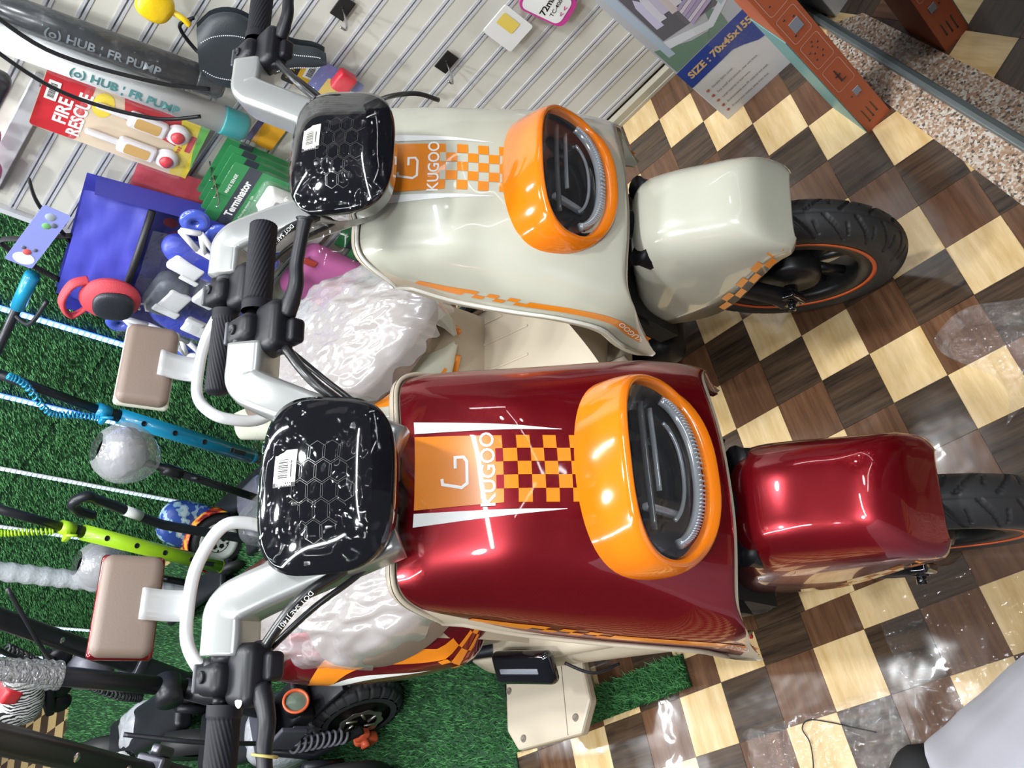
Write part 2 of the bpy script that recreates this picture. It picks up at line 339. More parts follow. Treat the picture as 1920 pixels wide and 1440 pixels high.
out = struct(MB().box((0, 0, 0), (2.2, 1.6, .01)).build('floor_outside', mat('dark_paving', (.025, .024, .022), .5, noise_s=20, noise_a=.5))); out.location = (1.75, 1.1, .0005); out.rotation_euler = (0, 0, TA)
# clear film lying on the floor
def floor_film(x0, x1, y0, y1, seed, label, amp=.003):
    o = MB(); f = lambda u, v: ((x0+(x1-x0)*u)+.01*noise.noise((v*9, seed, 0)), (y0+(y1-y0)*v)+.01*noise.noise((u*9, seed+5, 0)),
        .0035+amp*(.5+.5*noise.noise((u*(x1-x0)*38, v*(y1-y0)*38, seed)))*(1 if 0 < u < 1 and 0 < v < 1 else .1))
    o.grid(f, 90, 70); return tag(o.build('plastic_sheet', film('floor_film', haze=.03, bump=.3, bscale=45, gloss=.03)), label, 'plastic sheet')
floor_film(.42, .80, -.30, .04, 3, 'clear crinkled plastic sheet lying flat on the floor before the red scooter')
floor_film(.10, .41, -.42, -.11, 8, 'clear crinkled plastic sheet on the floor under the thin black thread')
o = MB(); o.grid(lambda u, v: (.74+.26*u+.03*sin(5*v), .20+.20*v+.02*sin(7*u), .004+.022*(noise.noise((u*4, v*4, 2))*.5+.5)*(4*u*(1-u))**.5), 60, 60)
tag(o.build('plastic_sheet', film('crumpled_film', haze=.06, bump=.9, bscale=40, gloss=.06)), 'crumpled ball of clear plastic film on the floor by the red scooter tyre', 'plastic sheet')
# ---------------------------------------------------------------- the two electric scooters (x forward, y to the rider's left, z up)
M_white = mat('decal_white', (.86, .87, .86), .25); M_or = mat('decal_orange', (.80, .24, .012), .2, coat=.5)
M_beige = mat('beige_plastic', (.50, .43, .33), .42); M_black = mat('black_plastic', (.008, .008, .011), .42, spec=.3); M_gloss = mat('gloss_black', (.004, .004, .006), .06, coat=1)
M_rub = mat('tyre_rubber', (.022, .022, .023), .55); M_grip = mat('grip_rubber', (.010, .010, .014), .6, spec=.25); M_silv = mat('silver_paint', (.33, .335, .33), .3, .45, coat=.3)
M_silv2 = mat('silver_light', (.62, .63, .64), .25, .2, coat=.4)
M_bez = mat('orange_gloss', (.78, .19, .006), .13, coat=1); M_ring = mat('rim_orange', (.75, .13, .03), .4); M_chrome = mat('chrome', (.7, .7, .72), .1, 1)
M_cush = mat('taupe_leather', (.21, .155, .125), .5, bump=.12, bscale=260); M_hub = mat('wheel_black', (.01, .01, .011), .35)
def paint(name, col, rough, metal):
    return mat(name, col, rough, metal, coat=1)
M_red = paint('candy_red', (.215, .002, .008), .27, .62); M_cream = paint('cream_paint', (.53, .53, .44), .22, 0)
N_ = 2.7
FC = [(.30, .03), (.40, .058), (.50, .072), (.545, .068), (.60, .047), (.655, .022), (.70, -.004), (.738, -.031), (.76, -.048), (.815, -.093), (.89, -.176), (.92, -.215)]
FS = [(.33, -.0), (.37, -.012), (.41, -.045), (.46, -.05), (.53, -.036), (.6, -.064), (.655, -.106), (.733, -.162), (.803, -.196), (.85, -.222), (.92, -.255)]
WS = [(.33, .196), (.40, .196), (.46, .194), (.53, .195), (.6, .191), (.655, .184), (.733, .172), (.803, .160), (.86, .152), (.92, .146)]
def sgn(a): return -1 if a < 0 else 1
def ap(L, U, off=0.0):
    """point on the front shield at height U, sideways L"""
    w = interp(U, WS); x = max(-1, min(1, L/w)); g = (1-abs(x)**N_)**(1/N_)
    fs, fc = interp(U, FS), interp(U, FC); return Vector((fs+(fc-fs)*g+off, L+off*.4*sgn(L)*(1-g), U+off*.5))
def ap_side(sd, g, U, off=.0006):
    w = interp(U, WS); x = (1-g**N_)**(1/N_); fs, fc = interp(U, FS), interp(U, FC); return Vector((fs+(fc-fs)*g+off*.5, sd*(w*x+off), U))
def U_top(s): return .892-.085*abs(s)**4.5
def U_bot(s):
    a = abs(s); return interp(a, [(0, .562), (.35, .561), (.55, .545), (.72, .50), (.85, .43), (.93, .402), (1, .395)])
def ap_uv(s, t, grow=0):
    ph = s*pi/2; u0, u1 = U_top(s)+grow, U_bot(s)-grow*.6; U = u0+(u1-u0)*t; w = interp(U, WS)+grow
    x = sgn(s)*abs(sin(ph))**(2/N_); g = abs(cos(ph))**(2/N_) if abs(s) < 1 else 0
    fs, fc = interp(U, FS), interp(U, FC); e = max(0, 1-t/.05); e2 = max(0, 1-(1-t)/.03)      # edges roll back a little
    return (fs+(fc-fs)*g-.010*e*e-.006*e2*e2, w*x, U)
def ap_back(s, t, grow=0):
    p = ap_uv(s, t, grow); g = abs(cos(s*pi/2))**(2/N_) if abs(s) < 1 else 0; U = p[2]; fs, fc = interp(U, FS), interp(U, FC)
    return (fs-.012+(fc-fs)*g*(.30+.58*max(0, 1-t*3)), p[1]*.985, U)
AXF, RK, STEER = .18276, .610898, -.1328
def steer_m(d):
    k = Vector((-sin(RK), 0, cos(RK))); o = Vector((AXF, 0, 0)); return Matrix.Translation(o) @ Matrix.Rotation(d, 4, k) @ Matrix.Translation(-o)
SM = steer_m(STEER)
def F_ut(F): return interp(F, [(-.05, .40), (0, .475), (.05, .53), (.10, .535), (.16, .515), (.205, .495), (.228, .470), (.243, .428), (.252, .400)])
def F_ub(F): return interp(F, [(-.05, .30), (0, .285), (.05, .286), (.10, .306), (.16, .346), (.22, .383), (.24, .385), (.252, .391)])
def F_w(F): return interp(F, [(-.05, .098), (.05, .096), (.12, .089), (.2, .080), (.232, .077), (.245, .070), (.252, .055)])
FN = 3.6
def fend(F, ph):
    ut, ub, w = F_ut(F), F_ub(F), F_w(F); c = max(0, cos(ph)); return Vector((F, w*sgn(sin(ph))*abs(sin(ph))**(2/FN), ub+(ut-ub)*c**(2/FN)))
def fend_side(sd, F, U, off=.0024):
    ut, ub, w = F_ut(F), F_ub(F), F_w(F); q = min(1, max(0, (U-ub)/(ut-ub))); return Vector((F, sd*(w*(1-q**FN)**(1/FN)+off), U))
WR, WC = .198, Vector((.143, 0, .198))
def tyre(R=WR, n=680):
    b = MB(); prof = []; m = 73; hw = .036
    for i in range(m):
        a = -pi*.78+2*pi*.78*i/(m-1); prof.append((R-.036+.036*cos(a)*(1.0 if abs(a) < 1.2 else .95), hw*sin(a), a))
    v = []; f = []
    for j in range(n):
        th = 2*pi*j/n
        for (r, y, a) in prof:
            d = 0
            if abs(a) < 1.35:
                k = abs(a)/1.35; ph = (th*23/(2*pi)+.95*k+(.5 if a > 0 else 0)) % 1
                if k > .10 and k < .98 and ph < .15: d = .0055
                ph2 = (th*23/(2*pi)+.45*k+.62+(.5 if a > 0 else 0)) % 1
                if .32 < k < .78 and ph2 < .10: d = .0048
                if abs(a) < .06: d = .0022
            v.append(((r-d)*cos(th), y, (r-d)*sin(th)))
    for j in range(n):
        for i in range(m-1): j2 = (j+1) % n; f.append((j*m+i, j*m+i+1, j2*m+i+1, j2*m+i))
    return b.add(v, f)
def decal(fn, poly_v, poly_f, name, m, parent, M=None):
    b = MB(); b.add([fn(p) for p in poly_v], poly_f, None, True); return b.build(name, m, parent, M=M)
def quad_patch(fn, c, n=6, k=3):
    """grid patch between four corners (in surface coordinates), mapped by fn"""
    v = []; f = []
    for i in range(n+1):
        for j in range(k+1):
            u, w = i/n, j/k; p = [(c[0][q]*(1-u)+c[1][q]*u)*(1-w)+(c[3][q]*(1-u)+c[2][q]*u)*w for q in (0, 1)]; v.append(fn(p))
    for i in range(n):
        for j in range(k): f.append((i*(k+1)+j, (i+1)*(k+1)+j, (i+1)*(k+1)+j+1, i*(k+1)+j+1))
    return v, f
def mirror_y(o_mb):
    m = MB(); m.add([(p[0], -p[1], p[2]) for p in o_mb.v], [q[::-1] for q in o_mb.f]); m.sm = list(o_mb.sm); return m
def scooter(name, loc, hd, body, label, other, doff):
    R = empty(name, loc, hd, label, 'scooter')
    def B(mb, nm, m, par=R, st=False, **k): return mb.build(nm, m, par, M=SM if st else None, **k)
    # --- front shield
    b = MB().grid(lambda u, v: ap_uv(2*u-1, v), 96, 56)                    # with the opening behind the lamp
    keep = [k for k, q in enumerate(b.f) if (sum(b.v[i][1] for i in q)/4/.106)**2+((sum(b.v[i][2] for i in q)/4-.668)/.060)**2 > 1]
    b.f = [b.f[k] for k in keep]; b.sm = [True]*len(b.f); fs = B(b, 'front_shield', body)
    b = MB(); b.grid(lambda u, v: ap_back(2*u-1, v, .006), 60, 20)
    n1 = 60
    for (t, flip) in ((0, 0), (1, 1)): b.grid(lambda u, v, t=t: tuple(Vector(ap_back(2*u-1, t, .006)).lerp(Vector(ap_uv(2*u-1, t, .006)), v)), n1, 3)
    for s in (-1, 1): b.grid(lambda u, v, s=s: tuple(Vector(ap_back(s, u, .006)).lerp(Vector(ap_uv(s, u, .006)), v)), 24, 3)
    B(b, 'shield_back', M_beige, weld=True)
    b = MB()                                                              # pale rim round the shield edge
    rim = [ap_uv(s/40, 0, .0035) for s in range(-40, 41)]; sidep = [ap_uv(1, t/24, .0035) for t in range(1, 22)]
    path = [(p[0], -p[1], p[2]) for p in reversed(sidep)]+rim+sidep
    b.tube(path, .0030, 8); B(b, 'shield_rim', M_beige if other else mat('rim_offwhite', (.72, .70, .64), .35))
    # --- stripe, checks, lettering on the shield
    S = lambda p, o=.0009: ap(p[0], p[1], o)
    d = MB()
    for c in (((.046, .886), (.042, .815), (-.042, .815), (-.046, .886)),): v, f = quad_patch(S, c, 10, 10); d.add(v, f)
    B(d, 'orange_stripe', M_or, fs)
    d = MB(); du = (.815-.7385)/6; wj = .084/5
    for i in range(6):
        for j in range(5):
            if (i+j) % 2 == 1:
                u0, u1 = .815-i*du, .815-(i+1)*du; l0 = .042-j*wj; v, f = quad_patch(S, ((l0, u0), (l0, u1), (l0-wj, u1), (l0-wj, u0)), 3, 3); d.add(v, f)
    B(d, 'orange_checks', M_or, fs)
    d = MB()
    for j in (1, 3):
        l0 = .042-j*wj; v, f = quad_patch(lambda p: ap(p[0], p[1], .0013), ((l0, .815+du*.5), (l0, .815), (l0-wj, .815), (l0-wj, .815+du*.5)), 2, 2); d.add(v, f)
    B(d, 'body_notches', body, fs)
    for s in (-1, 1): v, f = quad_patch(S, ((s*.050, .886), (s*.050, .757), (s*.0505, .757), (s*.066, .886)), 14, 2); B(MB().add(v, f), 'white_stripe', M_white, fs)
    v, f = text_geo('KUGOO', .0225, .0003, sx=1.12); decal(lambda p: ap(p[0], .8275+p[1]*.75, .0016), v, f, 'lettering', M_white, fs)
    v, f = stroke([(.017, .012), (.012, .017), (-.012, .012), (-.016, .004), (-.014, -.012), (-.010, -.018), (.018, -.018)][::1], .0042)
    v, f = stroke([(-.018, .018), (.006, .018)], .004) if 0 else (v, f)
    hook = [(-.010, .024), (-.017, .023), (-.022, -.001), (-.017, -.008), (.010, -.008), (.016, -.004), (.016, .007), (.002, .007)]
    v, f = stroke(hook, .0038); decal(lambda p: ap(p[0], .8500+p[1]*.62, .0016), v, f, 'emblem', M_white, fs)
    # side stripes with checks and lettering
    for sd in (-1, 1):
        d = MB(); S2 = lambda p: ap_side(sd, p[0], p[1])
        v, f = quad_patch(S2, ((.10, .797), (.13, .734), (.27, .734), (.18, .797)), 10, 3); d.add(v, f)
        hh = (.734-.655)/6
        for i in range(6):
            g0 = .13 if i % 2 else .20; u0 = .734-i*hh; v, f = quad_patch(S2, ((g0, u0), (g0, u0-hh), (g0+.07, u0-hh), (g0+.07, u0)), 2, 2); d.add(v, f)
        v, f = quad_patch(S2, ((.13, .655), (.16, .52), (.30, .52), (.25, .655)), 12, 3); d.add(v, f)
        v, f = quad_patch(S2, ((.16, .52), (.20, .43), (.36, .43), (.30, .52)), 12, 3); d.add(v, f)
        B(d, 'side_stripe', M_or, fs)
        v, f = text_geo('KUGOO', .026, .0004)
        decal(lambda p: ap_side(sd, .262+p[1]*4.4*sd, .478+p[0]*.8, .0018), v, f, 'lettering', M_white, fs)
    # --- headlight
    hz = .668
    def lens_F(L, U): return .0445-.135*(U-hz)-1.0*L*L+.0
    def ring(A, Bz, fn, cz=hz, n=2.35):
        o = []
        for k in range(64):
            a = 2*pi*k/64; y = A*sgn(cos(a))*abs(cos(a))**(2/n); z = cz+Bz*sgn(sin(a))*abs(sin(a))**(2/n); o.append((fn(y, z), y, z))
        return o
    rings = [ring(.130, .080, lambda y, z: ap(y, z)[0]-.006), ring(.130, .080, lambda y, z: ap(y, z)[0]+.004),
             ring(.1285, .0785, lambda y, z: max(ap(y, z)[0]+.010, lens_F(y, z)*.35+ap(y, z)[0]*.65+.004)),
             ring(.1245, .0755, lambda y, z: max(ap(y, z)[0]+.012, lens_F(y, z)-.008)), ring(.120, .0715, lambda y, z: lens_F(y, z)+.003), ring(.1145, .0685, lambda y, z: lens_F(y, z)+.002), ring(.112, .066, lambda y, z: lens_F(y, z)-.006), ring(.110, .064, lambda y, z: lens_F(y, z)-.02)]
    b = MB(); v = [p for r in rings for p in r]; f = [(i*64+k, i*64+(k+1) % 64, (i+1)*64+(k+1) % 64, (i+1)*64+k) for i in range(len(rings)-1) for k in range(64)]
    hl = empty('headlight', (0, 0, 0)); hl.parent = R
    b.add(v, f); B(b, 'bezel', M_bez, hl)
    E = lambda r, a, dx=0.0, A=.111, Bz=.065: (lambda y, z: (lens_F(y, z)+dx, y, z))(A*r*sgn(cos(a))*abs(cos(a))**.85, hz+Bz*r*sgn(sin(a))*abs(sin(a))**.85)
    b = MB(); b.grid(lambda u, v: E(max(.001, v), 2*pi*u, -.034+.022*v**4), 48, 8); B(b, 'lamp_bowl', mat('lamp_black', (.012, .013, .016), .18, coat=.6), hl)
    Mg = mat('lamp_clear', (.30, .33, .36), .15, .3, coat=1)
    b = MB(); b.tube([E(.86, radians(a), -.009) for a in range(195, 346, 5)], .0065, 8); B(b, 'running_light', Mg, hl)
    b = MB(); b.tube([E(.62, radians(a), -.016) for a in range(205, 336, 5)], .0028, 6); B(b, 'light_guide', Mg, hl)
    b = MB()
    for k in range(46): a = radians(197+k*146/45); b.box(E(.86, a, -.0022), (.003, .0012, .009), None)
    B(b, 'light_ridges', mat('lamp_ridge', (.55, .6, .66), .2), hl)['kind'] = 'stuff'
    b = MB(); b.rbox((.020, -.052, hz-.004), (.012, .010, .066), .004); B(b, 'vertical_reflector', Mg, hl)
    b = MB(); b.tube([(.030-.9*y*y, y, hz+.030-1.4*y*y) for y in [k*.01-.08 for k in range(17)]], .005, 8, sq=.6); B(b, 'upper_reflector', mat('lamp_grey', (.10, .11, .12), .2, .4), hl)
    b = MB(); b.tube([(.026-.9*y*y, y, hz+.004-1.2*y*y) for y in [k*.01-.03 for k in range(12)]], .004, 8, sq=.6); B(b, 'middle_reflector', Mg, hl)
    for y in (.028, .066):
        b = MB(); b.lathe([(.0, -.002), (.012, .001), (.0155, .009)], 20, Matrix.Translation((.008-.4*y*y, y, hz+.002)) @ Matrix.Rotation(radians(90), 4, 'Y')); B(b, 'projector', mat('lamp_grey2', (.05, .055, .06), .12, .7), hl)
    b = MB(); b.grid(lambda u, v: E(max(.001, v), 2*pi*u, .010*(1-v*v)+.001), 48, 10); B(b, 'lens', film('lens_clear', haze=.012, bump=.05, bscale=10, gloss=.035), hl)
    # --- front fender, wheel, fork (all turn with the steering)
    b = MB(); nf = 44; b.grid(lambda u, v: fend(-.05+.302*(1-(1-u)**1.6), (v-.5)*pi), nf, 46)
    fe = B(b, 'front_fender', body, st=True, solid=.003)
    for sd in (-1, 1):
        d = MB()
        for k in range(4):
            for j in range(2):
                F0 = .062+k*.044+(0 if j == 0 else .022); u0 = lambda F, j=j: F_ub(F)+.004+.018*j
                F1 = F0+.022; v = [fend_side(sd, F0, u0(F0)), fend_side(sd, F1, u0(F1)), fend_side(sd, F1, u0(F1)+.018), fend_side(sd, F0, u0(F0)+.018)]
                d.add(v, [(0, 1, 2, 3)])
        B(d, 'orange_checks', M_or, fe, True)
    fw = empty('front_wheel', (0, 0, 0)); fw.parent = R
    Mw = SM @ Matrix.Translation(WC)
    tyre().build('tyre', M_rub, fw, M=Mw)
    RX = Matrix.Rotation(radians(90), 4, 'X')
    MB().lathe([(.118, -.030), (.146, -.032), (.150, -.030), (.150, -.024), (.140, -.018), (.136, 0), (.140, .018), (.150, .024), (.150, .030), (.146, .032), (.118, .030), (.114, .02), (.114, -.02), (.118, -.030)], 64, RX).build('rim', M_hub, fw, M=Mw)
    for s in (-1, 1): MB().lathe([(.1385, s*.0318), (.1455, s*.0325), (.1455, s*.0335), (.1385, s*.0330), (.1385, s*.0318)], 64, RX).build('rim_stripe', M_ring, fw, M=Mw)
    for k in range(5):
        for dq in (-.16, .16): a = 2*pi*k/5+dq; MB().tube([(.045*cos(a*1.0), 0, .045*sin(a)), (.12*cos(a+dq*.4), 0, .12*sin(a+dq*.4))], [.011, .008], 8).build('spoke', M_hub, fw, M=Mw)
    MB().lathe([(0, -.04), (.05, -.04), (.055, -.03), (.055, .03), (.05, .04), (0, .04)], 32, RX).build('hub', M_hub, fw, M=Mw)
    MB().lathe([(.05, -.047), (.085, -.047), (.085, -.044), (.05, -.044), (.05, -.047)], 40, RX).build('brake_disc', M_chrome, fw, M=Mw)
    b = MB()
    for s in (-1, 1):
        b.tube(sl([(.135, s*.066, .198), (.115, s*.070, .27), (.07, s*.068, .42), (.045, s*.06, .52)]), [.017]*24+[.02], 12)
    b.tube([(.04, -.05, .49), (.04, .05, .49)], .020, 12); b.tube([(.05, 0, .48), (-.12, 0, .74)], .024, 14); B(b, 'fork', M_black, st=True)
    for s in (-1, 1): b = MB(); b.cyl((.143, s*.048, .198), (.143, s*.083, .198), .013, 14); b.cyl((.143, s*.083, .198), (.143, s*.094, .198), .0075, 6); b.rbox((.138, s*.072, .205), (.05, .018, .05), .006); B(b, 'axle_nut', M_gloss, st=True)
    # --- black cavity behind the wheel, floor board, side skirts, under-panel
    b = MB()
    b.grid(lambda u, v: (-.05-.05*sin(pi*u), -.135+.27*u, .56-.20*v), 10, 8); b.box((-.075, 0, .41), (.04, .23, .27)); B(b, 'wheel_well', mat('well_black', (.006, .006, .006), .7))
    b = MB(); b.rbox((-.42, 0, .275), (.50, .27, .045), .018)
    bd = B(b, 'floor_board', M_beige)
    b = MB()
    for q, x0, x1 in ((-.09, -.56, -.50), (-.035, -.56, -.42), (.035, -.56, -.42), (.09, -.56, -.50)): b.rbox(((x0+x1)/2, q, .2985), (x1-x0, .006, .004), .0019)
    for q in (-.06, .0, .06): b.rbox((-.575, q, .2985), (.006, .045, .004), .0019)
    B(b, 'board_rib', M_beige, bd)
    b = MB(); b.grid(lambda u, v: (-.115-.10*u+.02*sin(pi*v), -.155+.31*v, .295+.22*(1-u)**1.2), 10, 10); B(b, 'leg_shield_foot', M_beige)
    for s in (-1, 1):
        b = MB(); b.grid(lambda u, v: (-.16-.55*u, s*(.130+.020*sin(pi*v)-.01*u), .305-.13*v+.04*sin(pi*u)*(v-.5)), 24, 8); B(b, 'side_skirt', M_beige, solid=.006)
        b = MB(); b.tube([(-.16-.54*u/12, s*(.137-.008*u/12), .178) for u in range(13)], .004, 6); B(b, 'skirt_line', mat('red_line', (.5, .01, .02), .3))
    b = MB(); b.rbox((-.52, 0, .17), (.80, .2, .09), .03); B(b, 'battery_case', M_black)
    # --- rear body under the seat
    b = MB(); b.grid(lambda u, v: (-.56-.10*(1-v)*0-.07*v**2, -.105+.21*u, .295+.27*v), 8, 10); b.rbox((-.80, 0, .43), (.44, .20, .30), .05); B(b, 'seat_box', M_beige)
    def rb(sd):
        def P(u, v):
            F = -.53-.62*u; ut = .42+.18*min(1, u*1.7)**.8; ub = .40-.06*sin(pi*min(1, u*1.3)*.9)+.16*u; w = .085+.065*sin(pi*min(1, .18+u*.75)); th = (v-.5)*pi
            h = (ut-ub)/2+.035*(1-u); c = (ut+ub)/2; e = min(1, u/.12)**.6; return (F, sd*(w*e+.012)*(.35+.65*cos(th*.92)), c+h*sin(th)*max(.12, e))
        return P
    for sd in (-1, 1):
        P = rb(sd); sc = B(MB().grid(P, 46, 22), 'rear_side_cover', body)
        def Pn(u, v, o=.0012): q = P(u, v); return (q[0], q[1]+sd*o, q[2]-.0002)
        d = MB(); d.grid(lambda u, v: Pn(.09+.72*u, .70+.17*sin(2.1*pi*u-.9)*(.4+.6*u)-.20*u+(.17*v)*(.35+.65*sin(pi*(.1+.9*u)))), 40, 4); B(d, 'orange_swoosh', M_or, sc)
        d = MB(); d.grid(lambda u, v: Pn(.20+.55*u, .60+.17*sin(2.1*pi*(.18+.62*u)-.9)*(.4+.6*u)-.20*(.18+.62*u)-.02+.06*v*sin(pi*u)), 30, 2); B(d, 'white_swoosh', M_white, sc)
        d = MB()
        for k in range(4):
            for j in range(2): u0 = .03+k*.03; w0 = .56+.045*((k+j) % 2)-.09*j; v, f = quad_patch(lambda p: Pn(p[0], p[1], .0018), ((u0, w0), (u0+.03, w0), (u0+.03, w0+.045), (u0, w0+.045)), 2, 2); d.add(v, f)
        B(d, 'body_checks', M_or, sc)
        b = MB(); b.tube([(P(.02+.2*k/10, .06)[0], P(.02+.2*k/10, .06)[1], P(.02+.2*k/10, .06)[2]-.004) for k in range(11)], .008, 8); B(b, 'orange_edge', M_or, sc)
    # --- seats, grab rail, backrest
    b = MB()
    def seat(cx, a, w, z, h): b.grid(lambda u, v: (cx+a*cos(2*pi*u)*min(1, v*1.15)**.9, w*sin(2*pi*u)*min(1, v*1.15)**.9*(1-.18*(cos(2*pi*u)*.5+.5)), z+h*(1-max(0, v)**3.2)-(.03 if v > .98 else 0)), 40, 12)
    seat(-.70, .235, .155, .545, .075); seat(-.985, .13, .12, .575, .055); B(b, 'seat', M_cush)
    b = MB(); rp = sl([(-.93, -.08, .58), (-.935, -.135, .64), (-.945, -.148, .70), (-.97, -.135, .738), (-1.045, -.075, .742), (-1.062, 0, .742), (-1.045, .075, .742), (-.97, .135, .738), (-.945, .148, .70), (-.935, .135, .64), (-.93, .08, .58)], 8); b.tube(rp, .013, 14); B(b, 'grab_rail', M_silv2)
    b = MB(); b.grid(lambda u, v: (-1.065-.02*u-.012*sin(pi*u), -.03+.06*v, .73+.095*u), 8, 3); B(b, 'backrest_bracket', M_silv2, solid=.008)
    Mb = Matrix.Translation((-1.125, 0, .836)) @ Matrix.Rotation(radians(-20), 4, 'Y')
    b = MB(); b.rbox((0, 0, 0), (.042, .196, .112), .0205, Mb, 5); br = B(b, 'backrest', M_cush)
    b = MB(); b.rbox((-.014, 0, 0), (.022, .202, .118), .0105, Mb, 4); B(b, 'backrest_shell', body, br)
    # --- rear wheel, mudguard, foot peg
    rw = empty('rear_wheel', (0, 0, 0)); rw.parent = R; Mr = Matrix.Translation((-1.02, 0, .198))
    o = fw.children[0].copy(); o.data = tyre(n=200).build('tyre', M_rub, rw, M=Mr).data
    bpy.data.objects.remove(o)
    MB().lathe([(0, -.05), (.10, -.05), (.118, -.03), (.150, -.028), (.150, .028), (.118, .03), (.10, .05), (0, .05)], 48, RX).build('motor_hub', M_hub, rw, M=Mr)
    MB().tube([(-.60, .0, .2), (-.66, .085, .2), (-1.02, .085, .198)], .02, 10).tube([(-.66, -.085, .2), (-1.02, -.085, .198)], .02, 10).build('swing_arm', M_black, R)
    for sd in (-1, 1):
        Mp = Matrix.Translation((-.558, sd*.150, .315)) @ Matrix.Rotation(radians(6*sd), 4, 'Z') @ Matrix.Rotation(radians(-24*sd), 4, 'X')
        b = MB(); b.rbox((0, 0, 0), (.150, .062, .026), .012, Mp, 4); pg = B(b, 'foot_peg', M_gloss)
        b = MB(); b.rbox((-.004, sd*.003, .0135), (.098, .010, .003), .0014, Mp); B(b, 'foot_peg_slot', mat('slot_grey', (.18, .19, .22), .25), pg)
    if other:
        Mq = Matrix.Translation((-.69, -.198, .105)) @ Matrix.Rotation(radians(8), 4, 'Z') @ Matrix.Rotation(radians(-6), 4, 'X')
        b = MB(); b.prism([(-.125, -.03), (-.095, -.075), (.085, -.078), (.118, -.02), (.105, .075), (-.12, .075)], -.012, .012, Mq); fpz = B(b, 'side_footplate', M_beige, bevel=.006)
        b = MB(); b.rbox((.050, -.0, .0125), (.0015, .148, .002), .0007, Mq); B(b, 'plate_seam', mat('seam_beige', (.33, .28, .21), .5), fpz)
        for (x, y) in ((.075, -.045), (-.075, -.055), (-.11, .05)): B(MB().lathe([(.0, .0005), (.005, .001), (.007, .0025), (.008, .0)], 12, Mq @ Matrix.Translation((x, y, .012))), 'plate_screw', mat('screw_hole', (.16, .13, .1), .5), fpz)
        b = MB(); b.tube(sl([(-.48, -.15, .29), (-.44, -.17, .26), (-.41, -.155, .22)]), .003, 6); B(b, 'wire', M_black)
    # --- handlebar: dash cover, silver spars, controls, grips, levers
    hb = empty('handlebar', (0, 0, 0)); hb.parent = R
    c0, t0, nm = Vector((-.150, 0, 1.0))+doff, Vector((-.80, 0, .60)).normalized(), Vector((.60, 0, .80))
    def dash(r, a, h):
        y = .097*r*sgn(cos(a))*abs(cos(a))**.62; q = .076*r*sgn(sin(a))*abs(sin(a))**.62; y *= 1+.05*q/.076; return tuple(c0+t0*q+Vector((0, y, 0))+nm*h)
    b = MB(); b.grid(lambda u, v: dash(min(1, .001+v*1.25) if v < .8 else 1-(v-.8)*.5, 2*pi*u, (.020*(1-min(1, v*1.25)**2.6)) if v < .8 else -.20*(v-.8)), 72, 24)
    ds = b.build('dash_cover', M_gloss, hb, M=SM)
    def on_dash(x, y, o=.0008): p = c0+t0*y+Vector((0, x, 0))+nm*(.020*(1-min(1, sqrt((x/.097)**2+(y/.076)**2))**2.6)+o); return tuple(p)
    # honeycomb print
    b = MB()
    for i in range(-2, 3):
        for j in range(-3, 1):
            cx, cy = i*.021, -.004+j*.0182+(.0091 if i % 2 else 0); hx = [(cx+.012*cos(pi/3*k), cy+.012*sin(pi/3*k)) for k in range(7)]
            for k in range(6):
                p, q = hx[k], hx[k+1]; v, f = stroke([p, q], .0007); b.add([on_dash(w[0]*1.0-.012, w[1]*.9+.025) for w in v], f)
    b.build('honeycomb_print', mat('print_grey', (.03, .03, .03), .3), ds, M=SM)
    sx, sy = (.014, .040)
    v, f = quad_patch(lambda p: on_dash(p[0], p[1], .0016), ((sx-.020, sy-.0135), (sx+.020, sy-.0135), (sx+.020, sy+.0135), (sx-.020, sy+.0135)), 4, 4)
    stk = MB().add(v, f).build('barcode_sticker', mat('sticker_paper', (.78, .76, .68), .5), ds, M=SM)
    b = MB(); rr = random.Random(3); x = sx-.012
    while x < sx+.010: w = rr.choice((.0005, .0008, .0013)); v, f = quad_patch(lambda p: on_dash(p[0], p[1], .0022), ((x, sy-.004), (x+w, sy-.004), (x+w, sy+.008), (x, sy+.008)), 1, 1); b.add(v, f); x += w+.0008
    v, f = quad_patch(lambda p: on_dash(p[0], p[1], .0022), ((sx-.020, sy-.0135), (sx-.0155, sy-.0135), (sx-.0155, sy+.0135), (sx-.020, sy+.0135)), 2, 4); b.add(v, f)
    v, f = quad_patch(lambda p: on_dash(p[0], p[1], .0022), ((sx-.010, sy-.0085), (sx+.008, sy-.0085), (sx+.008, sy-.0072), (sx-.010, sy-.0072)), 2, 1); b.add(v, f)
    b.build('barcode', mat('ink_black', (.01, .01, .01), .5), stk, M=SM)
    v, f = text_geo('DEMAAN', .0046, .0002); MB().add([on_dash(sx-.0177-p[1]*0+p[1], sy+p[0]*-1, .0027) for p in v], f).build('sticker_print', M_white, stk, M=SM)
    b = MB(); b.rbox((-.185, 0, .955), (.10, .11, .06), .025); b.cyl((-.19, 0, .95), (-.21, 0, .88), .026, 16); b.build('stem_head', M_black, hb, M=SM)
    for s in (-1, 1):
        b = MB(); pts = [(-.150, s*.050, .925), (-.195, s*.076, .972), (-.240, s*.102, 1.018), (-.262, s*.115, 1.038), (-.270, s*.121, 1.044), (-.277, s*.132, 1.048), (-.277, s*.150, 1.048), (-.277, s*.174, 1.048)]
        P_ = sl(pts, 5); nP = len(P_); v = []; f = []; m = 28
        for i, p in enumerate(P_):
            t = (P_[min(i+1, nP-1)]-P_[max(i-1, 0)]).normalized(); up = Vector((.55, 0, .83)); a = t.cross(up).normalized(); q = a.cross(t)
            for k in range(m):
                th = 2*pi*k/m; v.append(p+a*.0235*sgn(cos(th))*abs(cos(th))**.36+q*.0285*sgn(sin(th))*abs(sin(th))**.36)
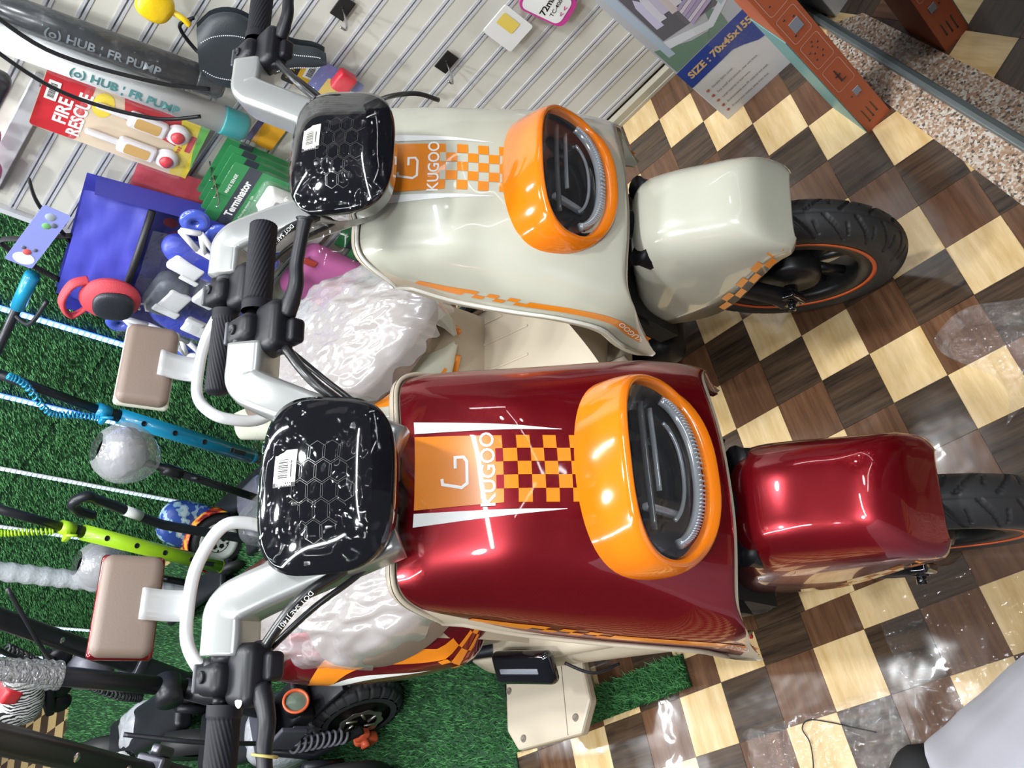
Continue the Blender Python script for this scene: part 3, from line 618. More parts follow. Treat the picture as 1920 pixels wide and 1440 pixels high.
        f = [(i*m+k, i*m+(k+1) % m, (i+1)*m+(k+1) % m, (i+1)*m+k) for i in range(nP-1) for k in range(m)]+[tuple(range(m)), tuple((nP-1)*m+k for k in range(m))]
        b.add(v, f); sp = b.build('silver_spar', M_silv, hb, M=SM)
        b = MB(); b.cyl((-.277, s*.168, 1.049), (-.277, s*.182, 1.049), .019, 18); b.rbox((-.283, s*.197, 1.052), (.052, .036, .042), .012, None, 4)
        cg = b.build('switch_housing', M_black, hb, M=SM)
        b = MB(); b.rbox((-.307, s*.197, 1.058), (.006, .030, .030), .0028); b.build('switch_face', mat('switch_grey', (.06, .062, .07), .35), cg, M=SM)
        b = MB(); b.lathe([(0, .002), (.0045, .002), (.0055, .004), (.0065, .002), (.0065, 0)], 16, Matrix.Translation((-.285, s*.195, 1.073))); b.build('button', M_black, cg, M=SM)
        b = MB(); b.cyl((-.290, s*.214, 1.046), (-.290, s*.226, 1.046), .010, 12); b.cyl((-.288, s*.176, 1.060), (-.288, s*.192, 1.060), .011, 12); b.build('joystick', M_black, cg, M=SM)
        # grip with fine diagonal knurl
        b = MB(); n1, n2 = 96, 60; L0, L1 = .222, .345
        def gp_(u, v): th = 2*pi*u; y = L0+(L1-L0)*v; e = min(1, (1-v)/.05)**.5 if v > .95 else 1; k = .0006*sin(24*th+v*60) if v > .1 else .002; return (-.277+(.0165+k)*e*cos(th), s*y, 1.049+(.0165+k)*e*sin(th))
        b.grid(gp_, n1, n2); b.build('grip', M_grip, hb, M=SM)
        # brake lever
        b = MB(); b.rbox((-.245, s*.193, 1.041), (.050, .064, .034), .012, None, 4); b.rbox((-.222, s*.185, 1.030), (.026, .030, .020), .006); b.cyl((-.232, s*.160, 1.036), (-.228, s*.185, 1.036), .008, 10); b.build('brake_mount', M_black, hb, M=SM)
        b = MB(); lp = sl([(-.224, s*.206, 1.038), (-.205, s*.235, 1.040), (-.203, s*.262, 1.042), (-.193, s*.290, 1.044), (-.187, s*.305, 1.045), (-.184, s*.314, 1.045)], 6); nl = len(lp)
        b.tube(lp, [.0125]*4+[.0115-.002*sin(pi*i/(nl-5)) for i in range(nl-8)]+[.0115, .0135, .012, .006], 10, sq=.8); b.build('brake_lever', M_black, hb, M=SM)
        b = MB(); b.tube(sl([(-.226, s*.165, 1.036), (-.19, s*.12, 1.02), (-.17, s*.085, .975), (-.165, s*.05, .93)], 8), .0060, 10); b.tube(sl([(-.25, s*.18, 1.03), (-.20, s*.13, 1.0), (-.175, s*.09, .955), (-.175, s*.05, .92)], 8), .0035, 8); b.build('brake_cable', mat('cable_black', (.014, .014, .015), .3), hb, M=SM)
        if s < 0:
            p, q = Vector((-.210, s*.146, 1.032)), Vector((-.182, s*.108, 1.010)); ex = (p-q).normalized(); tc_ = (Vector((.55, -.5, 1.476))-p).normalized(); ez = (tc_-ex*tc_.dot(ex)).normalized(); ey = ez.cross(ex); Mt = Matrix((ex, ey, ez)).transposed().to_4x4(); Mt.translation = (p+q)/2+ez*.0098
            v, f = text_geo('DOT SAE J1401', .0075, 0); MB().add(v, f, Mt, False).build('hose_print', M_white, hb, M=SM)
            if other: MB().tube([(-.203+.0135*cos(a*.6), s*.268+.002*sin(a*.6), 1.041+.0115*sin(a*.6)) for a in range(11)], .0016, 6, closed=True).build('rubber_band', mat('rubber_band_tan', (.42, .33, .10), .5), hb, M=SM)
        if s < 0 and other: b = MB(); b.lathe([(0, .0015), (.006, .001), (.007, 0)], 14, Matrix.Translation((-.235, s*.218, 1.056))); b.build('lever_bolt', M_white, hb, M=SM)
    return R
red = scooter('electric_scooter', (.45913, .10370, 0), -.193806, M_red, 'dark red electric scooter with orange headlight ring and orange checks', True, Vector((-.012, 0, .013)))
cream = scooter('electric_scooter', (.45987, .62342, 0), -.239998, M_cream, 'cream electric scooter with orange headlight ring, parked beside the slatted wall', False, Vector((.023, 0, -.024)))
# ---------------------------------------------------------------- clear covers on the scooters
def bag_cover(parent_loc, hd, label, seed, cut):
    o = MB()
    def P(u, v):
        a = 2*pi*u; r = min(1, v*1.12); n1 = noise.noise((cos(a)*2.2*r+seed, sin(a)*2.2*r, seed)); n2 = noise.noise((cos(a)*7*r, sin(a)*7*r+seed, 3.)); n3 = noise.noise((cos(a)*16*r+seed, sin(a)*16*r, 7.))
        x = -.755+(.335+.03*n1)*cos(a)*r; w = (.176+.014*n2-(cut if sin(a) < 0 else 0))*(1-.25*max(0, cos(a))**2); y = w*sin(a)*r
        z = .654-.065*r**3-(.045+.04*n2)*max(0, (v-.86)/.14)+.007*n1+.007*n2*(.4+r)+.003*n3+.006*noise.ridged_multi_fractal((cos(a)*r*2.2+seed, sin(a)*r*2.2, 1.), 1, 2, 3, 1, 2)*min(1, r*2)-.006
        if x > -.50: z -= .03*(x+.50)/.1
        return (x, y, z)
    o.grid(P, 150, 60); b = o.build('plastic_cover', film('bag_film', haze=.27, bump=1.0, bscale=5.5, gloss=.10, face=.35, ridged=True, grough=.17))
    b.location = parent_loc; b.rotation_euler = (0, 0, hd); return tag(b, label, 'plastic cover')
bag_cover((.45913, .10370, 0), -.193806, 'crumpled clear plastic bag over the seat of the dark red scooter', 1.3, .034)
bag_cover((.45987, .62342, 0), -.239998, 'crumpled clear plastic bag over the seat of the cream scooter', 5.1, .008)
def dash_wrap(loc, hd, off, label, seed):
    o = MB(); c0, t0, nm = Vector((-.150, 0, 1.0))+off, Vector((-.80, 0, .60)).normalized(), Vector((.60, 0, .80))
    def P(u, v):
        a = 2*pi*u; r = v*1.36; n1 = noise.noise((cos(a)*3*r+seed, sin(a)*3*r, seed)); n2 = noise.noise((cos(a)*9*r, sin(a)*9*r+seed, 2.)); rr = r*(1+.30*n1*max(0, v-.7)/.3)
        y = .097*rr*sgn(cos(a))*abs(cos(a))**.66; q = .076*rr*sgn(sin(a))*abs(sin(a))**.66; h = .0235-.022*min(1, r)**2.4-(.045*max(0, r-1.0)/.36)+.0025*n2*min(1, .3+r)+.006*n1*max(0, v-.75)*4
        return tuple(c0+t0*q+Vector((0, y, 0))+nm*h)
    o.grid(P, 110, 46); b = o.build('plastic_wrap', film('wrap_film', haze=.0, bump=.6, bscale=14, gloss=.012, face=.05, ridged=True), M=SM)
    b.location = loc; b.rotation_euler = (0, 0, hd); return tag(b, label, 'plastic wrap')
dash_wrap((.45913, .10370, 0), -.193806, Vector((-.012, 0, .013)), 'clear crinkled film wrapped over the black dash of the dark red scooter', 2.2)
dash_wrap((.45987, .62342, 0), -.239998, Vector((.023, 0, -.024)), 'clear crinkled film wrapped over the black dash of the cream scooter', 6.4)
# ---------------------------------------------------------------- goods hanging on the slatted wall (local x along the wall, -y out of it)
RX90 = Matrix.Rotation(radians(90), 4, 'X')
def TX(x, y, z, rot=0): return Matrix.Translation((x, y, z)) @ Matrix.Rotation(radians(rot), 4, 'Y') @ RX90
def flat(b, pts, y, m=None):
    """flat patch facing the room"""
    n = len(pts); b.add([(p[0], y, p[1]) for p in pts], [tuple(range(n))], None, False); return b
def rrect(w, h, r=.006, cx=0, cz=0, n=4):
    o = []
    for (sx, sz, a0) in ((1, 1, 0), (-1, 1, 90), (-1, -1, 180), (1, -1, 270)):
        for k in range(n+1): a = radians(a0+90*k/n); o.append((cx+sx*(w/2-r)+r*cos(a), cz+sz*(h/2-r)+r*sin(a)))
    return o
def card(name, w, h, m, parent, t=.0012, y=0, cx=0, cz=0, r=.006):
    b = MB(); p = rrect(w, h, r, cx, cz); n = len(p); b.add([(q[0], y-t/2, q[1]) for q in p]+[(q[0], y+t/2, q[1]) for q in p], [tuple(range(n)), tuple(range(2*n-1, n-1, -1))]+[(i, (i+1) % n, n+(i+1) % n, n+i) for i in range(n)], None, False); return b.build(name, m, parent)
def patch(name, pts, y, m, parent): return flat(MB(), pts, y).build(name, m, parent)
def C(name, r, g, b, rough=.4, **k): return mat(name, (r, g, b), rough, **k)
M_ink = C('ink_black', .01, .01, .01, .5); M_paper = C('paper_white', .78, .78, .76, .5); M_hook = C('hook_steel', .5, .5, .52, .25, metal=1)
M_clear = film('blister_film', haze=.03, bump=.35, bscale=40, gloss=.03, face=.05)
def barcode(parent, cx, cz, w, h, y, seed=1):
    s = card('price_sticker', w, h, M_paper, parent, .0006, y, cx, cz, .001); b = MB(); rr = random.Random(seed); x = cx-w*.38
    while x < cx+w*.38: q = rr.choice((.0008, .0012, .002)); flat(b, [(x, cz-h*.25), (x+q, cz-h*.25), (x+q, cz+h*.3), (x, cz+h*.3)], y-.0007); x += q+.0011
    b.build('barcode', M_ink, s); return s
def hook(s, z, ln, label, group=None):
    h = wempty('wall_hook', s, .004, z, label, 'hook', group); b = MB(); b.box((0, -.006, 0), (.05, .004, .034)); b.build('hook_plate', C('hook_black', .03, .03, .03, .3, metal=.6), h)
    b = MB(); b.tube(sl([(0, -.006, 0), (0, -ln*.6, -.002), (0, -ln*.95, .002), (0, -ln, .018)], 5), .0028, 8); b.build('hook_wire', M_hook, h); return h
hook(-.217, .508, .10, 'bare metal display hook with black plate above the cream scooter shield')
hook(-.25, .78, .10, 'bare metal display hook near the top of the slatted wall beside the bicycle saddle')
# fire rescue toy pack
t = wempty('toy_pack', -.765, .035, 1.035, 'red carded FIRE RESCUE walkie talkie toy pack on the slatted wall', 'toy'); t.rotation_euler = (0, radians(-6), WA)
card('backing_card', .166, .345, C('card_cream', .72, .58, .42), t, .0014)
patch('red_header', rrect(.164, .095, .008, 0, .124), -.0012, C('card_red', .55, .03, .04, .35), t)
patch('red_flank', [(.082, .02), (.082, -.12), (.0, -.12), (.02, .0)], -.0011, C('card_red', .55, .03, .04), t)
patch('yellow_footer', [(-.082, -.172), (.082, -.172), (.082, -.105), (.04, -.12), (-.03, -.118), (-.082, -.135)], -.0013, C('card_yellow', .80, .62, .05), t)
patch('green_footer', [(-.05, -.172), (.082, -.172), (.082, -.150), (0, -.16)], -.0016, C('card_green', .15, .45, .10), t)
patch('yellow_figure', [(.035+.034*cos(a*.4), .050+.022*sin(a*.4)) for a in range(16)], -.0014, C('card_yellow', .80, .62, .05), t)
patch('red_strip', rrect(.05, .013, .002, .02, -.148), -.002, C('card_red', .5, .03, .04), t)
text('lettering', 'FIRE', .038, M_paper, t, TX(-.052, -.0020, .118), .0012, 'LEFT'); text('lettering', 'RESCUE', .038, M_paper, t, TX(-.072, -.0020, .085), .0012, 'LEFT', .9)
text('small_lettering', 'FIRE RESCUE', .011, C('card_red', .5, .03, .04), t, TX(.015, -.0022, -.130), .0002)
barcode(t, .025, .150, .05, .024, -.003, 3)
for i, x in enumerate((-.038, .038)):
    w = MB(); w.rbox((x, -.014, -.045), (.040, .020, .085), .008); w.rbox((x, -.012, .03), (.014, .014, .075), .006); w.lathe([(0, .016), (.02, .014), (.027, .006), (.027, 0)], 20, TX(x, -.006, -.112)); wk = w.build('walkie_talkie', C('toy_white', .74, .72, .74, .3), t)
    patch('picture_window', rrect(.028, .055, .006, x, -.045), -.0246, C('toy_amber', .55, .33, .10, .3), wk)
    MB().lathe([(0, .010), (.012, .008), (.016, 0)], 18, TX(x, -.021, -.112)).build('red_speaker', C('toy_red', .6, .03, .04, .3), wk)
b = MB(); b.rbox((0, -.016, -.03), (.150, .03, .25), .012); b.build('blister', M_clear, t)
# hand pumps
def pump(s0, z0, s1, z1, d, r, m, cap, label, word, inkm):
    t = wempty('hand_pump', s1, d, z1, label, 'pump'); t.rotation_euler = (0, atan2(s0-s1, z0-z1), WA); ln = sqrt((s0-s1)**2+(z0-z1)**2)
    MB().lathe([(0, 0), (r, 0), (r, ln), (0, ln)], 28).build('pump_tube', m, t); MB().lathe([(0, -.055), (r*.8, -.055), (r*1.04, -.045), (r*1.06, 0), (r*1.06, .004), (0, .004)], 28).build('pump_cap', cap, t)
    v, f = text_geo(word, .027, .0006); b = MB(); b.add([(r*sin(p[1]/r), -r*cos(p[1]/r)-.0022, ln*.38-p[0]) for p in v], f); b.build('lettering', inkm, t)
    b = MB(); b.lathe([(r*1.25, -.07+.001*k+.02*(k % 2)) if 0 else (r*(1.22+.05*sin(k*1.7)), -.075+(ln+.07)*k/30) for k in range(31)], 24); b.build('clear_sleeve', M_clear, t); return t
pump(-.690, 1.42, -.612, .868, .06, .031, C('pump_white', .72, .75, .76, .3), C('pump_teal', .02, .28, .30, .35), 'white tube hand pump with teal cap in clear plastic sleeve', '(o) HUB | FR PUMP', C('teal_ink', .03, .18, .18))
pump(-.640, 1.45, -.548, .962, .055, .030, C('pump_black', .022, .026, .03, .25), C('pump_black', .02, .02, .02), 'black tube hand pump in clear plastic sleeve beside the white pump', '(o) HUB | FR PUMP', C('grey_ink', .16, .18, .2))
for (pts, lab) in (([(-.66, .1, 1.40), (-.70, .11, 1.20), (-.66, .115, 1.02), (-.60, .11, .93)], 'thin black cable hanging in front of the white hand pump'), ([(-.60, .09, 1.40), (-.63, .10, 1.24), (-.585, .10, 1.05), (-.54, .09, .94)], 'thin black cable hanging in front of the black hand pump')):
    b = MB(); b.tube([wv(*p) for p in sl(pts, 8)], .0045, 8); tag(b.build('cable', C('cable_black', .014, .014, .015, .3)), lab, 'cable')
# saddle
t = wempty('bicycle_saddle', -.405, .075, .895, 'black bicycle saddle with white stitching hung nose down on the wall', 'saddle'); t.rotation_euler = (0, radians(-31), WA)
def sad(u, v):
    y = v*2-1; x = u; w = interp(x, [(0, .045), (.12, .078), (.3, .086), (.5, .060), (.72, .028), (.92, .021), (1, .010)]); return (w*sin(y*pi/2)*1.0, -.035*cos(y*pi/2)*(1-.25*x)-.012, .125-.262*x)
MB().grid(sad, 40, 28).grid(lambda u, v: (sad(u, v)[0]*.97, .012, sad(u, v)[2]), 20, 2).build('saddle_cover', C('saddle_black', .022, .028, .034, .45, bump=.1, bscale=300), t)
for fr in (.30, .70):
    b = MB()
    for k in range(60):
        p = sad(.03+.93*k/60, fr); b.box((p[0], p[1]-.0012, p[2]), (.0016, .0012, .0024))
    b.build('stitching', C('stitch_white', .7, .72, .74), t)['kind'] = 'stuff'
patch('blue_mark', rrect(.016, .05, .003, -.040, .02), -.0485, C('blue_mark', .02, .10, .5), t)
b = MB(); b.tube(sl([(-.03, .0, .10), (-.03, .03, .13), (.02, .035, .16), (.05, .02, .13)], 5), .004, 8); b.build('rail', M_black, t)
# tags, small goods
t = wempty('tool_card', -.42, .025, .77, 'black and yellow price card with barcode under the bicycle saddle', 'card'); t.rotation_euler = (0, radians(-8), WA)
card('card_sheet', .085, .085, C('tag_black', .02, .02, .02), t); patch('yellow_band', [(-.0425, -.04), (.0425, -.04), (.0425, .012), (-.0425, .012)], -.001, C('tag_yellow', .78, .45, .02), t); barcode(t, .012, -.012, .05, .026, -.0016, 5)
text('lettering', 'RO. JM-JMD', .013, C('tag_yellow', .78, .45, .02), t, TX(0, -.0016, .029), .0002)
t = wempty('blister_pack', -.41, .04, .70, 'clear pack with a red plastic piece behind the cream scooter dash', 'pack'); card('card_sheet', .09, .11, C('pack_blue', .12, .15, .45), t); patch('yellow_panel', rrect(.05, .07, .004, -.01, -.01), -.001, C('pack_yellow', .8, .6, .12), t); MB().rbox((.035, -.02, .0), (.05, .03, .045), .008).build('red_piece', C('red_piece', .6, .02, .04), t)
MB().rbox((0, -.022, 0), (.1, .04, .12), .01).build('blister', M_clear, t)
t = wempty('tool_card', -.61, .012, .752, 'orange card with dark blue edge peeking out behind the green packs', 'card'); card('card_sheet', .10, .07, C('tag_orange', .80, .40, .03), t); patch('blue_edge', [(-.05, .02), (-.05, .035), (.05, .035), (.05, .02)], -.001, C('pack_navy', .05, .04, .16), t)
t = wempty('yellow_bag', -.44, .05, 1.108, 'yellow plastic bag item hanging at the top of the wall', 'bag'); MB().ell((0, -.02, 0), (.034, .022, .036), 14, None, .8).build('bag_body', C('bag_yellow', .70, .46, .01, .3, bump=.5, bscale=40), t); MB().tube(sl([(.006, -.02, -.03), (.010, -.03, -.055), (.004, -.03, -.07)], 4), .006, 8).build('bag_knot', C('bag_yellow', .8, .6, .01), t)
t = wempty('pink_pouch', -.925, .05, 1.262, 'small pink plastic pouch at the top edge of the slatted wall', 'pouch'); MB().ell((0, -.02, 0), (.04, .022, .03), 12, None, .8).build('pouch_body', C('pouch_pink', .55, .08, .28, .35, bump=.4, bscale=40), t)
t = wempty('pink_pouch', -1.02, .05, 1.228, 'small pink plastic pouch below the other, by the aluminium rail', 'pouch'); MB().ell((0, -.02, 0), (.045, .022, .028), 12, None, .8).build('pouch_body', C('pouch_pink', .55, .08, .28, .35), t)
t = wempty('black_pouch', -.80, .05, 1.30, 'black plastic pouch hanging above the aluminium rail', 'pouch'); MB().rbox((0, -.02, 0), (.10, .05, .08), .02).build('pouch_body', C('pouch_black', .03, .03, .035, .3, bump=.4, bscale=40), t)
t = wempty('clipper_pack', .04, .03, .42, 'white and pink blister card printed 72mm TC-400 on the wall', 'pack'); t.rotation_euler = (0, radians(-12), WA)
card('card_sheet', .075, .13, C('pack_pink', .55, .05, .28), t, .006, r=.02); patch('white_panel', rrect(.066, .11, .016, 0, .004), -.0040, M_paper, t); text('lettering', '72mm', .022, M_ink, t, TX(0, -.0045, .0), .0006); text('lettering', 'TC-400', .014, M_ink, t, TX(0, -.0045, -.022), .0002); text('arrows', '< <', .018, C('ink_pink', .6, .1, .25), t, TX(0, -.0045, -.043), .0004)
t = wempty('yellow_pack', -.06, .03, .455, 'white and yellow pack corner at the top of the photo beside the clipper card', 'pack'); card('card_sheet', .08, .09, M_paper, t, .004); patch('yellow_patch', rrect(.03, .05, .004, .01, .01), -.003, C('pack_yellow', .8, .65, .03), t)
# green adaptor packs
def adaptor(s, d, z, rot, label, group):
    t = wempty('adaptor_pack', s, d, z, label, 'adaptor', group); t.rotation_euler = (0, radians(rot), WA)
    card('green_card', .185, .20, C('pack_green', .035, .22, .075, .3), t, .0014); patch('dark_band', [(-.0925, .066), (.0925, .066), (.0925, .034), (-.0925, .034)], -.001, C('band_grey', .045, .05, .065, .3), t)
    text('lettering', 'Terminator', .026, M_paper, t, TX(-.005, -.0016, .050), .0009, sx=.95); text('small_lettering', 'MAKE SENSE', .011, M_paper, t, TX(.03, -.0016, .082), .0002); text('small_lettering', 'Multi plug adaptor 13A', .0085, M_paper, t, TX(-.02, -.0016, .024))
    b = MB(); b.rbox((.035, -.022, -.035), (.078, .042, .080), .010); b.lathe([(.012, -.004), (.018, -.004), (.018, .004), (.012, .004), (.012, -.004)], 20, TX(-.022, -.03, -.012)); ad = b.build('adaptor_body', C('adaptor_white', .72, .71, .69, .3), t)
    patch('grey_label', rrect(.05, .045, .003, .034, -.035), -.0436, C('label_grey', .30, .30, .33), ad)
    MB().lathe([(0, .02), (.026, .02), (.029, .014), (.029, 0)], 22, TX(-.040, -.012, -.052)).build('plug_face', C('adaptor_white', .72, .71, .69), ad)
    b = MB(); b.rbox((.012, -.026, -.035), (.15, .05, .11), .012); b.build('blister', M_clear, t)
    b = MB(); b.tube(sl([(-.01, .02, .10), (-.01, -.03, .095), (-.012, -.05, .10)], 4), .0022, 6); b.build('hook_wire', M_hook, t); return t
adaptor(-.722, .155, .722, -4, 'green card adaptor pack in front of its stack, white plug showing', None)
adaptor(-.728, .118, .724, -4, 'green card adaptor pack second from the front of the stack', None)
adaptor(-.734, .082, .726, -4, 'green card adaptor pack third from the front of the stack', None)
adaptor(-.740, .046, .728, -4, 'green card adaptor pack at the back of the stack, against the slats', None)
adaptor(-.72, .03, .34, -10, 'green card pack low on the wall behind the cream scooter shield', None)
adaptor(-.76, .07, .30, -10, 'dark green card pack lowest on the wall, beside the clear bag', None)
t = wempty('black_box', -.655, .16, .63, 'narrow black glossy box standing on edge behind the cream scooter dash', 'box'); t.rotation_euler = (0, radians(-12), WA)
MB().rbox((0, 0, 0), (.22, .03, .03), .003).build('box_body', C('box_black', .012, .012, .016, .12, coat=1), t); text('lettering', 'NTZ', .02, M_paper, t, TX(-.07, -.0156, 0), .0005)
t = wempty('pink_bag', -.905, .06, .44, 'pink cloth bag low on the wall behind the cream scooter seat', 'bag'); MB().rbox((0, -.03, -.02), (.18, .07, .18), .03, None, 4).build('bag_body', C('bag_pink', .62, .16, .42, .7, bump=.2, bscale=30), t); MB().rbox((.06, -.068, .06), (.02, .006, .04), .003).build('bag_print', C('print_red', .6, .08, .06), t)
t = wempty('white_panel', -.83, .03, .49, 'pale card above the pink bag behind the cream handlebar', 'card'); card('card_sheet', .16, .06, M_paper, t)
b = MB(); b.tube([wv(*p) for p in sl([(-.47, .04, .60), (-.42, .06, .615), (-.36, .06, .60), (-.31, .05, .54), (-.30, .03, .47)], 6)], .006, 8); tag(b.build('cable', C('cable_black', .014, .014, .015, .3)), 'black cable looping against the slats above the cream scooter shield', 'cable')
# red bag and the blue bag with inline skates
t = wempty('red_bag', -.965, .03, .815, 'dark red fabric bag in clear film behind the blue skate bag', 'bag'); t.rotation_euler = (0, radians(-8), WA)
MB().grid(lambda u, v: (.30*(u-.5), -.035*sin(pi*u)**.6*sin(pi*v)**.6-.006*noise.noise((u*8, v*9, 1)), .26*(v-.5)), 30, 24).build('bag_body', C('bag_red', .33, .015, .03, .5, bump=.6, bscale=20), t)
MB().grid(lambda u, v: (.31*(u-.5), -.042*sin(pi*u)**.6*sin(pi*v)**.6-.006+.006*noise.noise((u*9, v*9, 4)), .28*(v-.5)), 24, 20).build('clear_film', M_clear, t)
b = MB(); b.tube(sl([(-.15, -.03, .12), (-.05, -.03, .17), (.02, -.02, .22)], 5), .006, 8, sq=.4); b.build('strap', M_black, t)
bg = wempty('skate_bag', -1.06, .085, .80, 'blue carry bag with clear front window holding inline skates', 'bag'); bg.rotation_euler = (0, radians(-11), WA)
M_blue = C('bag_blue', .045, .05, .36, .45, bump=.25, bscale=25)
def bagf(u, v): return ((.40-.04*v)*(u-.5), -.02-.075*sin(pi*u)**.5*(.35+.65*(1-v))-.004*noise.noise((u*6, v*7, 2)), .22-.14*(1-v))
MB().grid(bagf, 28, 12).build('bag_flap', M_blue, bg)
MB().grid(lambda u, v: (.40*(u-.5), .02, .22-.47*v), 10, 10).grid(lambda u, v: (-.20+.0*u, .02-.07*u, .20-.44*v), 3, 6).grid(lambda u, v: (.20, .02-.07*u, .20-.44*v), 3, 6).grid(lambda u, v: (.40*(u-.5), .02-.07*v, -.245), 6, 3).build('bag_body', M_blue, bg)
b = MB(); b.tube([(-.20, -.055, .075), (-.1, -.097, .080), (.1, -.097, .080), (.20, -.055, .075)], .009, 8); b.build('zip', C('zip_black', .012, .012, .014, .5), bg)
b = MB(); b.tube(sl([(-.12, -.03, .22), (-.08, -.03, .30), (-.04, -.02, .36), (.0, -.03, .30), (.04, -.03, .22)], 6), .010, 8, sq=.35); b.tube(sl([(.02, -.03, .22), (.10, -.02, .30), (.16, -.01, .33)], 5), .010, 8, sq=.35); b.build('strap', C('strap_black', .02, .02, .022, .7), bg)
MB().grid(lambda u, v: (.39*(u-.5), -.115-.02*sin(pi*u)+.007*noise.noise((u*8, v*8, 5)), .07-.315*v), 34, 30).build('clear_window', film('window_film', haze=.035, bump=.8, bscale=26, gloss=.06), bg)
def skate(x, z, rot, label, flip):
    t = empty('inline_skate', wv(-1.045, .175, .80)+WU*x+Vector((0, 0, z)), WA, label, 'skate'); t.rotation_euler = (0, radians(rot), WA)
    M_b = C('skate_blue', .03, .05, .42, .4); M_w = C('skate_white', .76, .77, .8, .3); M_g = C('skate_grey', .10, .11, .14, .4)
    s = flip; b = MB(); b.ell((.02, .0, 0), (.10, .038, .042), 14, None, .8); b.build('boot', M_b, t); b = MB(); b.rbox((-.065, .0, .065), (.085, .07, .13), .03, Matrix.Rotation(radians(-8), 4, 'Y'), 4); b.build('cuff', M_g, t)
    b = MB(); b.rbox((.045, -.030, .018), (.085, .022, .05), .010); b.rbox((-.06, -.030, .07), (.06, .018, .07), .008); b.build('side_panel', M_w, t)
    b = MB(); b.rbox((-.06, -.040, .035), (.07, .008, .022), .004); b.rbox((.02, -.042, .042), (.05, .006, .014), .003); b.build('buckle', M_w, t)
    f = MB()
    for (p, q) in (((-.115, -.058), (-.05, -.088)), ((-.05, -.088), (.02, -.062)), ((.02, -.062), (.085, -.092)), ((.085, -.092), (.125, -.070)), ((-.115, -.058), (-.06, -.045)), ((-.06, -.045), (.06, -.045)), ((.06, -.045), (.125, -.070)), ((-.06, -.045), (-.05, -.088)), ((.04, -.045), (.085, -.092))):
        f.tube([(p[0], -.028, p[1]), (q[0], -.028, q[1])], .0075, 6)
    f.build('skate_frame', M_w, t)
    for k in range(4):
        x_ = -.105+.07*k; w = MB(); w.lathe([(.010, -.008), (.026, -.009), (.034, -.004), (.036, 0), (.034, .004), (.026, .009), (.010, .008), (.010, -.008)], 24, TX(x_, -.004, -.098)); w.build('wheel', C('wheel_blue', .06, .10, .5, .2, coat=.6), t)
    return t
skate(.105, -.055, -80, 'white and blue inline skate with its wheels along the right edge of the bag window', 1)
skate(-.105, -.085, 98, 'blue and white inline skate lower in the bag window, next to the knee pad', 1)
b = MB(); b.tube([wv(-1.045, .20, .80)+WU*p[0]+Vector((0, 0, p[1])) for p in [q[:] for q in ((-.10, .02), (-.085, .035), (-.075, .018), (-.095, .006), (-.085, -.03), (-.10, -.07), (-.12, -.11))]], .0035, 6); tag(b.build('skate_lace', M_paper), 'looped white lace in the window of the blue skate bag', 'lace')
t = wempty('knee_pad', -1.115, .215, .905, 'red mesh knee pad with a black cap on the blue bag', 'knee pad'); t.rotation_euler = (0, radians(-20), WA)
MB().ell((0, -.012, 0), (.066, .030, .070), 16).build('mesh_pad', C('pad_red', .55, .05, .07, .6, bump=.4, bscale=500), t); MB().ell((.0, -.036, -.008), (.046, .016, .047), 14, None, .8).build('pad_cap', C('pad_black', .02, .022, .03, .4, bump=.2, bscale=300), t)
b = MB(); b.tube(sl([(-.045, -.0, .045), (-.075, -.012, .085), (-.02, -.02, .105), (.035, -.012, .085), (.045, .0, .05)], 6), .013, 8, sq=.5); b.build('strap', C('pad_red', .55, .05, .07, .6), t)
t = wempty('header_card', -1.085, .14, 1.09, 'violet blue picture card hanging over the blue skate bag', 'card'); t.rotation_euler = (0, radians(4), WA)
card('card_sheet', .205, .062, C('card_violet', .26, .30, .68, .4), t, .001); patch('pale_disc', [(-.078+.02*cos(a*.4), -.002+.024*sin(a*.4)) for a in range(16)], -.001, C('moon_white', .7, .72, .82), t)
for (x, z, r, c) in ((-.055, .0, .010, (.6, .1, .1)), (-.045, .012, .006, (.1, .12, .2)), (-.04, -.012, .006, (.1, .12, .2)), (.045, .0, .010, (.15, .4, .15)), (.055, -.012, .008, (.12, .14, .2)), (.075, .004, .012, (.3, .35, .4))):
    MB().lathe([(0, .0016), (r*.8, .0016), (r, 0)], 12, TX(x, -.0006, z)).build('print_spot', mat('spot_%.2f_%.2f' % (c[0], c[1]), c), t)
